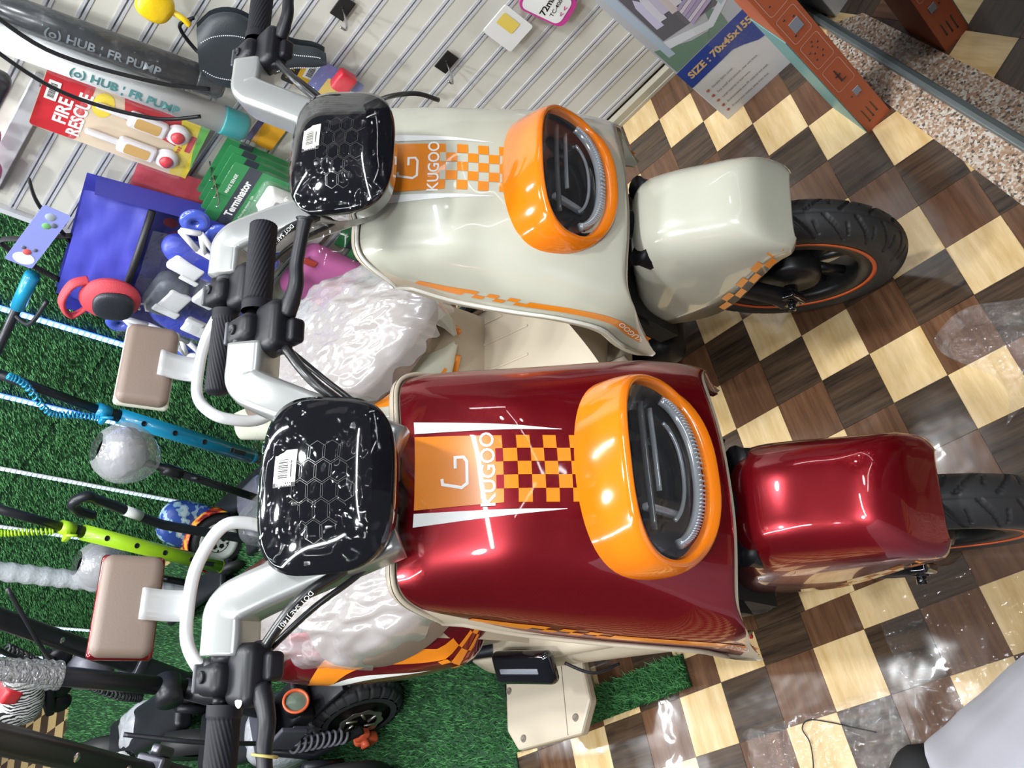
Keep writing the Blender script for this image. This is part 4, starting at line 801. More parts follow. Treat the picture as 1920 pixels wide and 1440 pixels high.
# ---------------------------------------------------------------- kick scooters and other stock in front of the grass wall
def W3(s, d, z): return wv(s, d, z)
M_tube = C('scooter_black', .02, .021, .026, .35, metal=.2); M_tq = C('turquoise_paint', .01, .24, .42, .3, coat=.4); M_lime = C('lime_paint', .36, .62, .02, .3, coat=.4)
def coil(pts, r, turns, m, name, parent, wire=.0035):
    P_ = sl(pts, 12); n = len(P_); out = []
    N_s = turns*8
    for i in range(N_s+1):
        t = i/N_s*(n-1); k = min(int(t), n-2); p = P_[k].lerp(P_[k+1], t-k); tg = (P_[k+1]-P_[k]).normalized(); a = tg.cross(Vector((.3, .2, 1))).normalized(); b_ = tg.cross(a); th = 2*pi*i/8
        out.append(p+(a*cos(th)+b_*sin(th))*r)
    MB().tube(out, wire, 6).build(name, m, parent)
def kick_scooter(name_label, p_top, p_mid, p_bot, colm, with_bar, seed):
    t = empty('kick_scooter', (p_bot.x, p_bot.y, 0), 0, name_label, 'kick scooter'); o = Vector((p_bot.x, p_bot.y, 0)); L_ = lambda p: Vector(p)-o
    MB().cyl(L_(p_top+(p_top-p_mid)*.25), L_(p_mid), .014, 14).build('upper_pole', M_tube, t)
    ax = (p_bot-p_mid).normalized(); b = MB(); b.cyl(L_(p_mid-ax*.012), L_(p_mid+ax*.03), .022, 16); b.rbox(L_(p_mid+ax*.01)+Vector((-.0, -.026, 0)), (.03, .03, .018), .005); cl = b.build('clamp', colm, t); b = MB(); b.tube([L_(p_mid)+Vector((.01, -.03, 0)), L_(p_mid)+Vector((.03, -.035, -.03))], .005, 8); b.build('clamp_lever', colm, cl)
    low = p_mid+ax*.06; b = MB(); b.cyl(L_(low), L_(p_bot), .025, 20); b.ell(L_(p_bot), (.025, .025, .025), 10); lp = b.build('lower_pole', colm, t)
    MB().cyl(L_(p_mid), L_(low), .019, 14).build('inner_sleeve', M_tube, t); n = int((p_bot-low).length/.11)
    toC = (CAM-low).normalized(); toC = (toC-ax*toC.dot(ax)).normalized()
    for k in range(1, n+1):
        q = L_(low+ax*(.07+.105*(k-1)))+toC*.0245; Mq = Matrix.Translation(q) @ toC.to_track_quat('Z', 'Y').to_matrix().to_4x4(); MB().lathe([(0, .001), (.007, .001), (.008, .0022), (.009, 0)], 14, Mq).build('bolt', M_tube, lp)
    b = MB(); q = L_(p_bot-ax*.06)+toC*.0242; b.rbox((0, 0, 0), (.016, .045, .004), .0018, Matrix.Translation(q) @ toC.to_track_quat('Z', 'Y').to_matrix().to_4x4()); b.build('slot', M_tube, lp)
    e = Vector((ax.x, ax.y, 0)); b = MB(); fx = L_(p_bot); g = Vector((.0, 0, 0)); f0 = Vector((0, 0, .075))
    b.cyl(fx, f0+Vector((0, 0, .03)), .02, 14); b.rbox((.0, 0, .07), (.05, .05, .03), .01); b.build('fork', M_tube, t)
    MB().lathe([(0, -.012), (.045, -.012), (.05, -.006), (.05, .006), (.045, .012), (0, .012)], 28, Matrix.Translation((0, 0, .05)) @ RX90 @ Matrix.Rotation(.3, 4, 'X')).build('front_wheel', M_rub, t)
    MB().rbox((-.22, -.02, .075), (.42, .10, .025), .010).build('deck', M_tube, t)
    if with_bar:
        a, c = with_bar; b = MB(); b.cyl(L_(a), L_(c), .012, 12); b.build('handlebar', M_tube, t)
        u_ = (c-a).normalized(); MB().cyl(L_(c-u_*.12), L_(c+u_*.005), .018, 16).build('grip', colm, t); MB().cyl(L_(a), L_(a+u_*.11), .018, 16).build('grip', colm, t)
        MB().tube(sl([L_(c-u_*.15), L_(c-u_*.13)+Vector((.02, -.05, -.03)), L_(c-u_*.03)+Vector((.03, -.06, -.04))], 5), .006, 8).build('brake_lever', M_tube, t)
    return t, L_
tq, L1 = kick_scooter('turquoise kick scooter with black upper pole in front of the grass wall', W3(-1.641, .12, .991), W3(-1.691, .12, .70), W3(-1.738, .12, .17), M_tq, (W3(-1.92, .13, 1.0), W3(-1.225, .13, 1.055)), 1)
coil([L1(W3(-1.60, .15, .98)), L1(W3(-1.62, .15, .93)), L1(W3(-1.73, .14, .83)), L1(W3(-1.715, .14, .76)), L1(W3(-1.70, .14, .70))], .008, 26, M_tq, 'coil_cable', tq)
lm, L2 = kick_scooter('lime green kick scooter with black upper pole in front of the grass wall', W3(-1.959, .35, .86), W3(-2.006, .35, .665), W3(-2.109, .35, .10), M_lime, (W3(-2.25, .36, .98), W3(-1.62, .36, 1.02)), 2)
coil([L2(W3(-2.06, .36, .90)), L2(W3(-2.075, .36, .82)), L2(W3(-2.05, .36, .76)), L2(W3(-2.02, .36, .69))], .009, 20, M_lime, 'coil_cable', lm)
M_sbag = film('saddle_film', haze=.30, bump=.5, bscale=20, gloss=.10)
def saddle_post(s, d, zs, ss, zf, sf, label, r=.10):
    t = wempty('saddle_post', sf, d, 0, label, 'saddle post'); ds = ss-sf
    MB().grid(lambda u, v: (ds+(r*(1-.35*u))*cos(2*pi*v)*sin(pi*min(1, u*1.05+.05))**.6, r*.75*sin(2*pi*v)*sin(pi*min(1, u*1.05+.05))**.6, zs+.07-.15*u), 16, 24).build('saddle', C('saddle_grey', .17, .17, .19, .5), t)
    MB().grid(lambda u, v: (ds+(r*1.14*(1-.42*u))*cos(2*pi*v)*sin(pi*min(1, u*1.0+.06))**.5*(1+.06*noise.noise((cos(2*pi*v)*3, sin(2*pi*v)*3, u*6+s))), r*.9*sin(2*pi*v)*sin(pi*min(1, u*1.0+.06))**.5, zs+.085-.20*u), 24, 40).build('bag', M_sbag, t)
    MB().cyl((ds*.75, 0, zs-.07), (0, 0, zf), .013, 12).cyl((ds*.62, 0, zs-.13), (ds*.52, 0, zs-.19), .019, 12).build('post', M_tube, t); MB().tube([(ds*.45, 0, zs-.22), (ds*.45+.03, -.02, zs-.235)], .006, 8).build('quick_release', M_tube, t)
    MB().rbox((0, 0, zf*.5), (.16, .05, zf), .02).build('base_frame', M_tube, t); return t
saddle_post(-1.66, .28, .632, -1.655, .13, -1.75, 'grey saddle in a clear bag on a black post, beside the turquoise scooter')
saddle_post(-2.33, .30, .43, -2.31, .05, -2.36, 'grey saddle in a clear bag half hidden behind the lime scooter and brown cushion', .10)
# kart with the football hub cap
k = wempty('hover_kart', -2.12, .24, 0, 'children\'s hoverboard with football print hub cap and blue camouflage body', 'hoverboard'); k.rotation_euler = (0, 0, WA+radians(48))
MB().lathe([(.062, -.03), (.085, -.034), (.100, -.026), (.104, 0), (.100, .026), (.085, .034), (.062, .03)], 48, TX(0, 0, .104)).build('tyre', M_rub, k)
hc = MB().lathe([(.0, .022), (.050, .022), (.058, .030), (.072, .033), (.074, .026)], 48, TX(0, 0, .104)).build('hub_cap', C('hub_pale', .52, .57, .52, .35), k)
v = []; b = MB(); v_, f_ = stroke([(.040*cos(2*pi*i/40), .040*sin(2*pi*i/40)) for i in range(41)], .003); b.add([(p[0], -.0232, .104+p[1]) for p in v_], f_)
for i in range(5):
    a = 2*pi*i/5+.3; b.add([(.022*cos(a)+.0105*cos(a+2*pi*j/5+pi), -.0232, .104+.022*sin(a)+.0105*sin(a+2*pi*j/5+pi)) for j in range(5)], [(0, 1, 2, 3, 4)], None, False)
    a += pi/5; b.add([(.035*cos(a)+.006*cos(a+q)*1.0, -.0232, .104+.035*sin(a)+.004*sin(a+q)) for q in (0, 1.57, 3.14, 4.71)], [(0, 1, 2, 3)], None, False)
b.build('football_print', M_ink, hc)
M_fl = mat('flame_print', (.6, .1, .03), .35); N, L, bs = nd(M_fl); tc = N.new('ShaderNodeTexCoord'); nz = N.new('ShaderNodeTexNoise'); nz.inputs['Scale'].default_value = 28; L.new(tc.outputs['Object'], nz.inputs['Vector']); rp = N.new('ShaderNodeValToRGB'); e = rp.color_ramp.elements; e[0].color = (.12, .01, .01, 1); e[0].position = .4; e[1].color = (.8, .42, .04, 1); e[1].position = .6; q = e.new(.5); q.color = (.6, .04, .02, 1); L.new(nz.outputs['Fac'], rp.inputs[0]); L.new(rp.outputs[0], bs.inputs['Base Color'])
MB().grid(lambda u, v: (.114*cos(pi*(.02+.96*u)), -.036+.08*v, .104+.114*sin(pi*(.02+.96*u))), 28, 4).build('mudguard', M_fl, k, solid=.004)
M_cm = mat('camo_blue', (.1, .2, .4), .35); N, L, bs = nd(M_cm); tc = N.new('ShaderNodeTexCoord'); nz = N.new('ShaderNodeTexNoise'); nz.inputs['Scale'].default_value = 35; L.new(tc.outputs['Object'], nz.inputs['Vector']); rp = N.new('ShaderNodeValToRGB'); rp.color_ramp.interpolation = 'CONSTANT'; e = rp.color_ramp.elements; e[0].color = (.03, .07, .30, 1); e[1].color = (.25, .42, .50, 1); e[1].position = .5; q = e.new(.6); q.color = (.48, .58, .62, 1); L.new(nz.outputs['Fac'], rp.inputs[0]); L.new(rp.outputs[0], bs.inputs['Base Color'])
MB().ell((.03, .05, .20), (.085, .05, .11), 16, None, .7).build('body_shell', M_cm, k)
h = wempty('kart_handle', -1.93, .30, 0, 'black bent kart handle with a white sticker above the football hub cap', 'handle')
b = MB(); b.tube(sl([(-.05, 0, .02), (-.05, 0, .30), (-.04, 0, .40), (.015, 0, .555), (.05, -.01, .625), (.075, -.02, .66), (.04, -.03, .685), (.0, -.03, .655), (-.03, -.02, .60)], 6), .016, 12); b.build('handle_tube', M_tube, h); MB().cyl((-.018, 0, .455), (-.0, 0, .515), .0168, 14).build('sticker', M_paper, h); MB().rbox((-.05, 0, .02), (.10, .08, .04), .01).build('foot', M_tube, h)
w = wempty('wrapped_pole', -2.43, .30, 0, 'pale bubble wrapped pole standing behind the brown cushion of the red scooter', 'pole')
MB().lathe([(.032+.003*sin(i*2.1), .02+.72*i/40) for i in range(41)]+[(0, .74)], 24).build('bubble_wrap', C('bubble_white', .52, .55, .58, .35, bump=.8, bscale=60), w); MB().cyl((0, 0, 0), (0, 0, .05), .05, 18).build('pole_foot', M_tube, w)
b = MB()
def clutter(nm, s, d, z, dims, m, label, cat, parts):
    t = wempty(nm, s, d, z, label, cat); MB().rbox((0, 0, 0), dims, min(dims)*.35, None, 4).build(parts, m, t); return t
c1 = clutter('pad_bag', -1.62, .42, .12, (.20, .10, .22), C('pad_dark', .03, .032, .045, .5, bump=.4, bscale=40), 'clear bag of dark protective pads on the mat behind the silver grab rail', 'bag', 'pads')
MB().rbox((0, 0, 0), (.24, .14, .26), .05, None, 4).build('clear_bag', film('pad_film', tint=(.9, .92, 1), haze=.10, bump=.8, bscale=30, gloss=.08), c1); MB().rbox((.04, -.055, .06), (.05, .02, .03), .006).build('white_label', M_paper, c1); MB().rbox((-.05, -.052, -.04), (.06, .02, .05), .01).build('blue_patch', C('patch_blue', .02, .06, .45), c1)
clutter('grey_bag', -1.90, .17, .055, (.17, .12, .10), C('bag_grey', .12, .12, .15, .25, coat=.5, bump=.6, bscale=25), 'dark grey plastic wrapped parcel at the foot of the pale LED strip', 'parcel', 'parcel_body')
# big black scooters at the left edge of the photo (tops of their stems leave the frame)
def big_scooter(label, top, low, w, dims, marks=None):
    t = empty('electric_kick_scooter', (low.x, low.y, 0), 0, label, 'kick scooter'); o = Vector((low.x, low.y, 0)); a, c = top-o, low-o; ax = (a-c).normalized(); toC = (CAM-low).normalized(); toC = (toC-ax*toC.dot(ax)).normalized(); sd = ax.cross(toC)
    Mx = Matrix((sd, ax, toC)).transposed().to_4x4(); Mx.translation = c; ln = (a-c).length
    st = MB().rbox((0, ln*.20, 0), (w*1.25, ln*.42, w*1.0), w*.3, Mx, 3).build('stem', C('stem_black', .028, .029, .036, .4), t); MB().rbox((0, ln*.72, 0), (w*.9, ln*.75, w*.8), w*.3, Mx, 3).build('upper_stem', M_tube, t)
    b = MB(); b.rbox((0, ln*.42, 0), (w*1.4, .035, w*1.2), .006, Mx); b.rbox((w*.9, ln*.43, w*.3), (.02, .06, .02), .006, Mx); b.build('stem_clamp', C('clamp_grey', .10, .10, .12, .3, metal=.6), t)
    for q in (.55, .75): MB().lathe([(0, .002), (.006, .002), (.008, 0)], 12, Mx @ Matrix.Translation((0, ln*q, w*.4))).build('screw', M_chrome, t)
    MB().lathe([(.05, -.03), (.11, -.038), (.125, -.025), (.128, 0), (.125, .025), (.11, .038), (.05, .03)], 40, Matrix.Translation((0, 0, .128)) @ RX90).build('front_wheel', M_rub, t)
    b = MB(); b.tube([c, (0, 0, .22)], .03, 12)
    for s in (-1, 1): b.tube([(0, s*.05, .24), (0, s*.055, .128)], .014, 10)
    b.build('fork', M_tube, t); MB().rbox((-.38, 0, .16), (.55, .16, .06), .02).build('deck', M_tube, t)
    MB().lathe([(.05, -.03), (.11, -.038), (.125, -.025), (.128, 0), (.125, .025), (.11, .038), (.05, .03)], 40, Matrix.Translation((-.75, 0, .128)) @ RX90).build('rear_wheel', M_rub, t)
    if marks:
        for (word, pos, sz) in marks: v, f = text_geo(word, sz, .001); MB().add([(p[0]*0+pos[0]+p[1], ln*pos[1]-p[0], w*.505) for p in v], f, Mx, False).build('lettering', C('mark_orange', .8, .28, .02), st)
    return t, o, Mx, ln
bs1, o1, Mx1, ln1 = big_scooter('black electric kick scooter with orange marks on its flat stem', W3(-1.68, .8, .93), W3(-2.13, .8, .12), .055, None, (('R', (.012, .16), .04), ('ZS', (-.014, .04), .034)))
coil([Vector(p)-o1 for p in (W3(-1.73, .86, .86), W3(-1.84, .87, .70), W3(-1.98, .87, .50), W3(-2.03, .86, .40))], .010, 30, M_tube, 'coil_cable', bs1, .004)
b = MB(); b.tube(sl([Vector(p)-o1 for p in (W3(-1.50, .84, .98), W3(-1.62, .90, .92), W3(-1.72, .90, .80), W3(-1.75, .86, .86))], 6), .006, 8); b.tube(sl([Vector(p)-o1 for p in (W3(-1.46, .84, .95), W3(-1.56, .92, .84), W3(-1.72, .92, .74), W3(-1.78, .86, .80))], 6), .005, 8); b.build('cable', M_tube, bs1)
bs2, o2, Mx2, ln2 = big_scooter('black electric kick scooter whose plain stem crosses the bottom left corner', Vector((-.49, .04, 1.09)), Vector((-.98, .04, .45)), .05, None)
# off-road scooter with knobby wheel, coil spring and twin lamps
of = empty('off_road_scooter', (-.905, .215, 0), radians(16), 'off-road kick scooter with knobby tyre, coil spring and twin round lamps', 'kick scooter')
def knob():
    b = MB(); R = .125; n = 220; prof = [(-1.25+2.5*i/14) for i in range(15)]; v = []; f = []; m = 15
    for j in range(n):
        th = 2*pi*j/n
        for a in prof:
            row = 0 if a < -.42 else (1 if a < .42 else 2); ph = (th*22/(2*pi)+.5*(row % 2)) % 1; d = .006 if ph < .16 or min(abs(a+.42), abs(a-.42)) < .07 else 0
            r = R-.034+.034*cos(a); v.append(((r-d)*cos(th), .036*sin(a)*1.05, (r-d)*sin(th)))
    for j in range(n):
        for i in range(m-1): j2 = (j+1) % n; f.append((j*m+i, j*m+i+1, j2*m+i+1, j2*m+i))
    b.add(v, f); b.lathe([(.082, -.036), (.098, -.036)], 60, RX90); b.lathe([(.082, .036), (.098, .036)], 60, RX90); return b
Mo = Matrix.Translation((0, 0, .125)); wl = empty('front_wheel', (0, 0, 0)); wl.parent = of
knob().build('tyre', C('knobby_rubber', .035, .035, .04, .6), wl, M=Mo); MB().lathe([(.0, -.03), (.03, -.032), (.075, -.02), (.086, -.034), (.086, .034), (.075, .02), (.03, .032), (0, .03)], 48, RX90).build('rim', M_hub, wl, M=Mo)
b = MB(); n = 72; v = []
for i in range(n): a = 2*pi*i/n; r1 = .058+.003*sin(9*a); v += [(.043*cos(a), -.045, .043*sin(a)), (r1*cos(a), -.045, r1*sin(a))]
b.add(v, [(2*i, 2*i+1, (2*i+3) % (2*n), (2*i+2) % (2*n)) for i in range(n)], None, False)
for i in range(6): a = 2*pi*i/6; b.tube([(.02*cos(a), -.045, .02*sin(a)), (.045*cos(a+.5), -.045, .045*sin(a+.5))], .003, 6)
b.build('brake_disc', C('disc_steel', .55, .53, .48, .3, metal=.9), wl, M=Mo, solid=.002)
b = MB(); b.rbox((-.055, -.055, .075), (.04, .03, .06), .01); b.rbox((-.03, -.06, .105), (.04, .025, .03), .008); b.cyl((-.045, -.06, .09), (-.045, -.085, .09), .012, 12); b.build('brake_caliper', C('caliper_orange', .75, .12, .05, .35), of)
for s in (-1, 1):
    b = MB(); hx = []
    for i in range(9*14+1): a = 2*pi*i/14; t = i/(9*14); hx.append((-.075+.045*t+.017*cos(a), s*.062+.017*sin(a), .29-.13*t))
    b.tube(hx, .0038, 6); b.build('coil_spring', C('spring_grey', .16, .16, .19, .35), of); MB().tube([(-.08, s*.062, .31), (-.02, s*.062, .125)], .010, 10).tube([(-.10, s*.06, .33), (-.12, s*.062, .20), (0, s*.062, .125)], .012, 10).build('swing_fork', M_tube, of)
MB().rbox((-.02, 0, .305), (.12, .11, .05), .012).rbox((.0, 0, .275), (.20, .085, .012), .005, Matrix.Rotation(radians(8), 4, 'Y')).build('mudguard', M_black, of)
for y in (-.005, .095):
    Ml = Matrix.Translation((.045, y-.015, .335)) @ Matrix.Rotation(radians(62), 4, 'Y'); l = MB().lathe([(0, -.04), (.026, -.03), (.032, 0), (.030, .006)], 28, Ml).build('lamp_housing', M_black, of); MB().lathe([(.026, .004), (.032, .006), (.032, .010), (.026, .010), (.026, .004)], 28, Ml).build('lamp_ring', C('ring_orange', .7, .12, .04, .35), l); MB().lathe([(0, .008), (.015, .007), (.027, .004)], 28, Ml).build('lamp_glass', C('lamp_green', .13, .17, .13, .1, coat=1), l)
b = MB(); b.rbox((.0, -.02, .37), (.10, .12, .02), .006, Matrix.Rotation(radians(-10), 4, 'Y')); b.rbox((-.01, -.08, .34), (.08, .012, .07), .004); b.rbox((.02, -.075, .315), (.012, .014, .05), .003); b.build('lamp_bracket', C('bracket_grey', .06, .06, .08, .4), of)
b = MB(); b.cyl((-.06, .02, .33), (-.05, .07, .56), .024, 16); b.cyl((-.05, .07, .55), (-.02, .08, 1.02), .021, 16); b.lathe([(0, -.032), (.030, -.032), (.030, .032), (0, .032)], 20, Matrix.Translation((-.045, .06, .60)) @ RX90); b.build('stem', M_tube, of)
MB().lathe([(.030+.002*sin(i*2.7), .26*i/36) for i in range(37)], 20, Matrix.Translation((-.032, .078, .84))).build('bubble_wrap', film('bubble_film', haze=.25, bump=1, bscale=70, gloss=.12), of)
b = MB(); b.tube(sl([(-.06, -.04, .70), (-.02, -.08, .58), (-.02, -.085, .48), (-.05, -.07, .36), (-.10, -.05, .30)], 8), .0055, 8); b.build('cable', M_tube, of)
RZ = Matrix.Rotation(radians(-24), 4, 'Z'); MB().rbox((-.45, 0, .15), (.62, .17, .07), .02, RZ).build('deck', M_tube, of); MB().lathe([(.05, -.03), (.11, -.038), (.125, 0), (.11, .038), (.05, .03)], 40, RZ @ Matrix.Translation((-.86, 0, .125)) @ RX90).build('rear_wheel', M_rub, of)
# patterned trainers, padding and parcels among the scooters
M_pat = mat('zebra_print', (.7, .7, .7), .45); N, L, bs = nd(M_pat); tc = N.new('ShaderNodeTexCoord'); wvv = N.new('ShaderNodeTexWave'); wvv.inputs['Scale'].default_value = 26; wvv.inputs['Distortion'].default_value = 9; wvv.inputs['Detail'].default_value = 3; L.new(tc.outputs['Object'], wvv.inputs['Vector']); rp = N.new('ShaderNodeValToRGB'); rp.color_ramp.interpolation = 'CONSTANT'; e = rp.color_ramp.elements; e[0].color = (.015, .015, .02, 1); e[1].color = (.75, .75, .74, 1); e[1].position = .42; L.new(wvv.outputs['Fac'], rp.inputs[0]); L.new(rp.outputs[0], bs.inputs['Base Color'])
def boot(loc, rot, label):
    t = empty('roller_skate', loc, 0, label, 'skate'); t.rotation_euler = rot
    MB().ell((0, 0, .03), (.13, .045, .055), 14, None, .8).rbox((-.075, 0, .11), (.09, .085, .16), .03, None, 4).build('boot', M_pat, t); MB().rbox((.0, -.0, .075), (.05, .094, .05), .012, Matrix.Rotation(.5, 4, 'Y')).build('strap', C('strap_red', .55, .03, .04, .4), t); MB().rbox((.0, 0, -.035), (.24, .05, .025), .008).build('sole', M_black, t)
    for k in range(4): MB().lathe([(0, -.012), (.028, -.012), (.034, 0), (.028, .012), (0, .012)], 20, Matrix.Translation((-.10+.067*k, 0, -.065)) @ RX90).build('wheel', M_black, t)
    MB().rbox((-.05, -.048, .12), (.05, .012, .03), .004).build('buckle', M_paper, t); return t
boot(W3(-2.13, .80, .66), (radians(10), radians(-20), radians(25)), 'black, white and red patterned roller skate highest among the black scooters')
boot(W3(-1.95, 1.15, .50), (radians(10), radians(10), radians(40)), 'black, white and red patterned roller skate between the two crossing black stems')
for (s, d, z, dm, lab) in ((-2.62, .75, .10, (.22, .2, .2), 'grey bubble wrapped parcel on the mat behind the orange marked scooter'), (-1.75, 1.05, .10, (.20, .2, .20), 'pale bubble wrapped lamp parcel on the mat under the off-road scooter stem'), (-2.25, 1.2, .45, (.2, .12, .2), 'clear bag of grey padding hanging behind the bubble wrapped stem'), (-1.33, 1.05, .16, (.16, .14, .14), 'white crumpled plastic wrapping behind the off-road scooter lamps')):
    t = wempty('wrapped_parcel', s, d, z, lab, 'parcel'); MB().grid(lambda u, v: tuple(Vector((dm[0]/2*sgn(cos(2*pi*u))*abs(cos(2*pi*u))**.7*sin(pi*v)**.6, dm[1]/2*sgn(sin(2*pi*u))*abs(sin(2*pi*u))**.7*sin(pi*v)**.6, -dm[2]/2*cos(pi*v)))*(1+.08*noise.noise((cos(2*pi*u)*2, sin(2*pi*u)*2, v*5+s)))), 32, 20).build('wrapping', C('wrap_grey', .42, .43, .46, .3, bump=.9, bscale=70, coat=.3), t)
b = wempty('tail_lamp_cover', -2.03, .78, .55, 'smooth dark grey hooded cover behind the coiled black cable', 'cover'); MB().ell((0, 0, 0), (.075, .05, .06), 14, None, .8).build('hood', C('hood_grey', .13, .13, .16, .4), b)
# ---------------------------------------------------------------- boxes by the threshold, thread, visitor's robe and shoe
PA = radians(5.1); bx = empty('wardrobe_box', (.556, 1.161, 0), PA, 'white and blue picture box of a fabric wardrobe standing by the slatted wall', 'box')
MB().box((.13, .05, .32), (.26, .10, .64)).build('carton', C('carton_white', .74, .75, .76, .4), bx, bevel=.0015)
def pf(name, pts, m, y=-.0008): return patch(name, [(min(p[0], .2595), p[1]) for p in pts], y, m, bx)
pf('blue_band', [(.0, .150), (.0, .212), (.2595, .212), (.2595, .108), (.20, .112), (.165, .119), (.138, .138), (.115, .150)], C('band_blue', .02, .06, .33, .35))
pf('photo_panel', [(.0, .212), (.0, .60), (.34, .60), (.34, .212)], C('photo_grey', .50, .52, .55, .4))
pf('photo_leaf', [(.004, .214), (.004, .30), (.07, .25), (.11, .235), (.09, .214)], C('leaf_green', .16, .27, .20), -.0012)
pf('photo_leaf', [(.09, .214), (.145, .214), (.15, .26), (.13, .285), (.12, .25)], C('leaf_green', .16, .27, .20), -.0012)
pf('shelf_print', [(.03, .275), (.12, .235), (.33, .30), (.33, .32), (.12, .255), (.03, .30)], C('shelf_white', .72, .76, .8), -.0014)
pf('post_print', [(.015, .26), (.03, .255), (.03, .60), (.012, .60)], C('shelf_blue', .45, .55, .65), -.0016)
pf('post_print', [(.16, .262), (.175, .268), (.175, .60), (.16, .60)], C('shelf_blue', .45, .55, .65), -.0016)
pf('inside_print', [(.032, .302), (.158, .268), (.158, .60), (.032, .60)], C('shade_print', .13, .13, .15), -.0013)
for k in range(7):
    x = .040+.014*k; c = ((.62, .60, .78), (.70, .70, .78), (.58, .55, .70), (.66, .58, .55), (.74, .72, .76))[k % 5]
    pf('garment_print', [(x, .335+.008*(k % 3)), (x+.016, .33+.008*(k % 3)), (x+.018, .41+.01*(k % 2)), (x+.009, .43), (x+.002, .41)], mat('cloth_%d' % (k % 5), c), -.0018-.0002*k)
for k in range(6):
    z = .278+.010*k; pf('folded_print', [(.095, z), (.155, z+.012), (.155, z+.021), (.095, z+.009)], mat('fold_%d' % (k % 3), ((.50, .40, .62), (.72, .68, .74), (.42, .36, .55))[k % 3]), -.0032)
for k in range(0): pf('shelf_print', [(.18, .36+.07*k), (.33, .40+.07*k), (.33, .412+.07*k), (.18, .372+.07*k)], C('shelf_white', .72, .76, .8), -.0016)
text('lettering', 'SIZE : 70x45x155', .027, C('gold_ink', .70, .48, .22), bx, TX(.014, -.0018, .180), .0010, 'LEFT', .88)
for k, s in enumerate(('Durable fabric cover.', 'Easy install and uninstall, clear and store.', 'Large capacity to load items.', 'Environmental new PP material and steel.', 'Protect your clothes away from dust.')):
    text('small_lettering', s, .0088, C('ink_grey', .06, .06, .08), bx, TX(.030, -.0016, .112-.0215*k), 0, 'LEFT', .78); MB().lathe([(0, .0012), (.0035, .0012), (.004, 0)], 10, TX(.018, 0, .112-.0215*k)).build('bullet', C('bullet_red', .42, .12, .08), bx)
MB().grid(lambda u, v: (.09+.17*u, -.012-.02*sin(pi*v)+.01*noise.noise((u*4, v*6, 1)), .0+.55*v), 16, 24).build('clear_film', M_clear, bx)
OA = radians(15.4); ob = empty('scooter_carton', (.796, .875, 0), OA, 'tall narrow orange carton printed with small parts diagrams', 'box')
MB().box((.028, .06, .42), (.056, .12, .84)).build('carton', C('carton_orange', .50, .115, .045, .5, noise_s=60, noise_a=.06), ob, bevel=.001)
patch('teal_side', [(0, 0), (0, 0)], 0, M_ink, ob) if 0 else MB().box((-.0012, .06, .17), (.0016, .116, .34)).build('teal_side', C('carton_teal', .12, .32, .32, .4), ob)
M_l = C('line_print', .66, .45, .38); M_d = C('print_dark', .05, .03, .03)
def frame(z0, z1):
    b = MB(); p = rrect(.040, z1-z0, .006, .028, (z0+z1)/2)+[]; p.append(p[0]); v, f = stroke(p, .0010); b.add([(q[0], -.0008, q[1]) for q in v], f); b.build('frame_print', M_l, ob)
for z0, z1 in ((.150, .222), (.235, .307), (.320, .392), (.405, .477), (.49, .562)): frame(z0, z1)
def dots(pts, r=.0017):
    for (x, z) in pts: MB().lathe([(0, .0010), (r, .0009), (r*1.1, 0)], 8, TX(x, 0, z)).build('part_print', M_d, ob)
dots([(.018, .255), (.030, .252), (.036, .262), (.022, .270), (.032, .276), (.016, .280), (.026, .288), (.038, .286), (.030, .296)], .0018); dots([(.020, .115), (.036, .108)]); dots([(.018, .335), (.022, .345), (.036, .370), (.02, .38)], .002); dots([(.018, .426), (.03, .45), (.038, .43)])
for (x, z0, z1) in ((.016, .030, .066), (.027, .034, .066), (.038, .038, .068)): b = MB(); b.box((x, -.0008, (z0+z1)/2), (.0018, .0012, z1-z0)); b.build('screw_print', C('print_grey', .35, .33, .34), ob); dots([(x, z0-.003)], .0022)
MB().box((.034, -.0008, .118), (.014, .0012, .018)).build('block_print', C('print_bluegrey', .28, .30, .36), ob); MB().box((.030, -.0008, .352), (.02, .0012, .026)).build('block_print', C('print_bluegrey', .28, .30, .36), ob)
b = MB(); b.box((.026, -.0008, .186), (.003, .0012, .034)); b.box((.026, -.0008, .186), (.012, .0012, .003)); b.box((.030, -.0008, .168), (.012, .0012, .002)); b.build('bolt_print', M_d, ob)
b = MB(); b.tube([(-.05, 1, 0), (0, 0, 0)], .001) if 0 else None
pts = [(0.344, -0.17, 0.006), (0.309, -0.153, 0.006), (0.275, -0.136, 0.006), (0.238, -0.122, 0.006), (0.221, -0.132, 0.006), (0.226, -0.155, 0.006), (0.221, -0.182, 0.006), (0.213, -0.203, 0.006)]
b = MB(); b.tube(sl(pts, 6), .0011, 5); tag(b.build('thread', C('thread_black', .01, .01, .01, .6)), 'thin black loose thread lying in a bend on the floor tiles', 'thread')
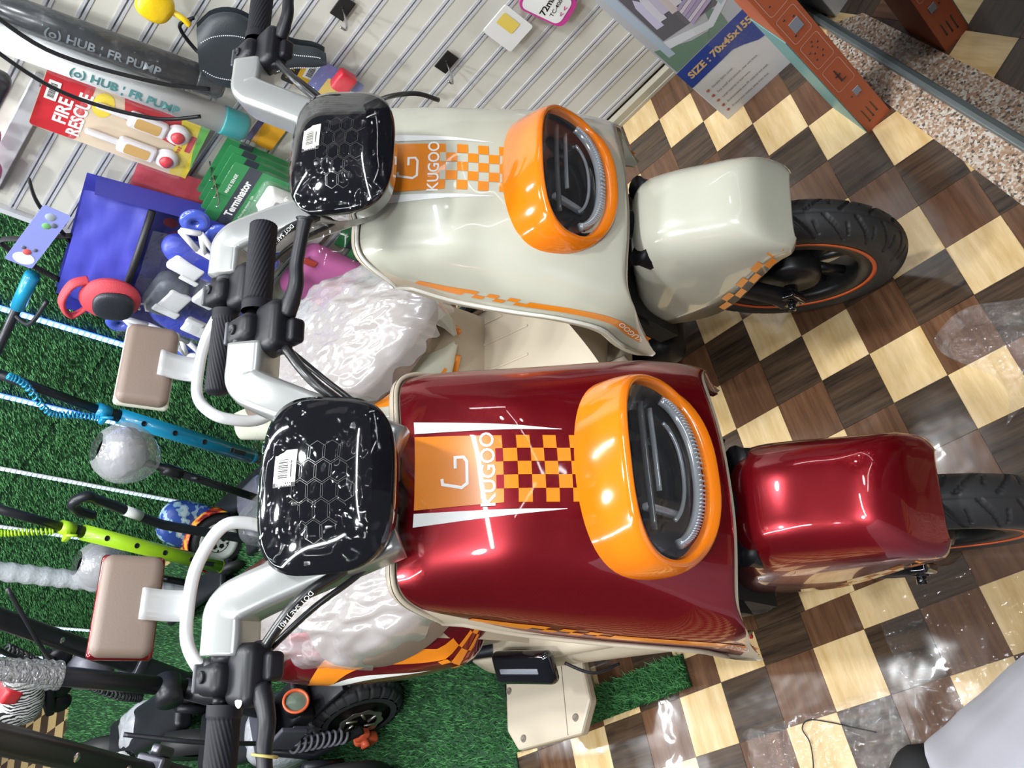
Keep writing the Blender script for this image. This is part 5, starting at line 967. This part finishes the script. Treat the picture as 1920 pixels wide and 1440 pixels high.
# visitor: hem of a grey robe and the toe of a black shoe
pr = empty('person', (.66, -.32, 0), 0, 'person in a long grey robe and black shoe, only hem and toe in frame', 'person')
hem = [(.456, -.214), (.50, -.196), (.56, -.172), (.637, -.142), (.75, -.105), (.88, -.13), (.95, -.25), (.93, -.42), (.80, -.52), (.63, -.46), (.50, -.34), (.455, -.26)]
H = sl([(p[0]-.66, p[1]+.32, 0) for p in hem+hem[:1]], 6)[:-1]; b = MB(); nh = len(H); lv = [(.12, 0, 1), (.125, 0, 1), (.25, .035, .96), (.45, .10, .88), (.70, .20, .80), (.92, .30, .72), (.98, .32, .40), (1.0, .32, .02)]
v = [(p[0]*k+dx, p[1]*k-dx*.42, z+.004*sin(i*.9)*(1-z)) for (z, dx, k) in lv for i, p in enumerate(H)]; f = [(i*nh+j, i*nh+(j+1) % nh, (i+1)*nh+(j+1) % nh, (i+1)*nh+j) for i in range(len(lv)-1) for j in range(nh)]
b.add(v, f); rb_m = mat('robe_grey', (.36, .36, .43), .75, sheen=.3); b.build('robe', rb_m, pr)
N, L, bs = nd(rb_m); tc = N.new('ShaderNodeTexCoord'); wv_ = N.new('ShaderNodeTexWave'); wv_.inputs['Scale'].default_value = 260; wv_.bands_direction = 'DIAGONAL'; L.new(tc.outputs['Object'], wv_.inputs['Vector']); bp = N.new('ShaderNodeBump'); bp.inputs['Strength'].default_value = .35; bp.inputs['Distance'].default_value = .001; L.new(wv_.outputs['Fac'], bp.inputs['Height']); L.new(bp.outputs[0], bs.inputs['Normal'])
b = MB()
for (z, r) in ((.0, .0),): pass
SH = Matrix.Translation((-.300, .030, 0)) @ Matrix.Rotation(radians(58), 4, 'Z')
def shoe(u, v):
    a = 2*pi*v; x = -.10+.20*u; w = interp(u, [(0, .026), (.25, .040), (.6, .042), (.85, .036), (.97, .020), (1, .004)]); h = interp(u, [(0, .075), (.4, .066), (.8, .048), (.97, .03), (1, .012)]); return (x, w*cos(a), max(.002, h/2+h/2*sin(a)))
b.grid(lambda u, v: (shoe(u, v)), 24, 20, SH); b.build('shoe', C('shoe_black', .012, .012, .013, .7), pr)
b = MB(); b.tube([(-.34, -.04, .06), (-.20, -.06, .16), (.06, -.08, .5)], .045, 14); b.tube([(.14, -.06, .05), (.15, -.06, .5)], .05, 14); b.build('leg', C('sock_black', .012, .012, .013, .8), pr)
b = MB(); b.grid(lambda u, v: shoe(u, v), 24, 20, Matrix.Translation((.10, -.03, 0)) @ Matrix.Rotation(radians(200), 4, 'Z')); b.build('shoe', C('shoe_black', .012, .012, .013, .7), pr)
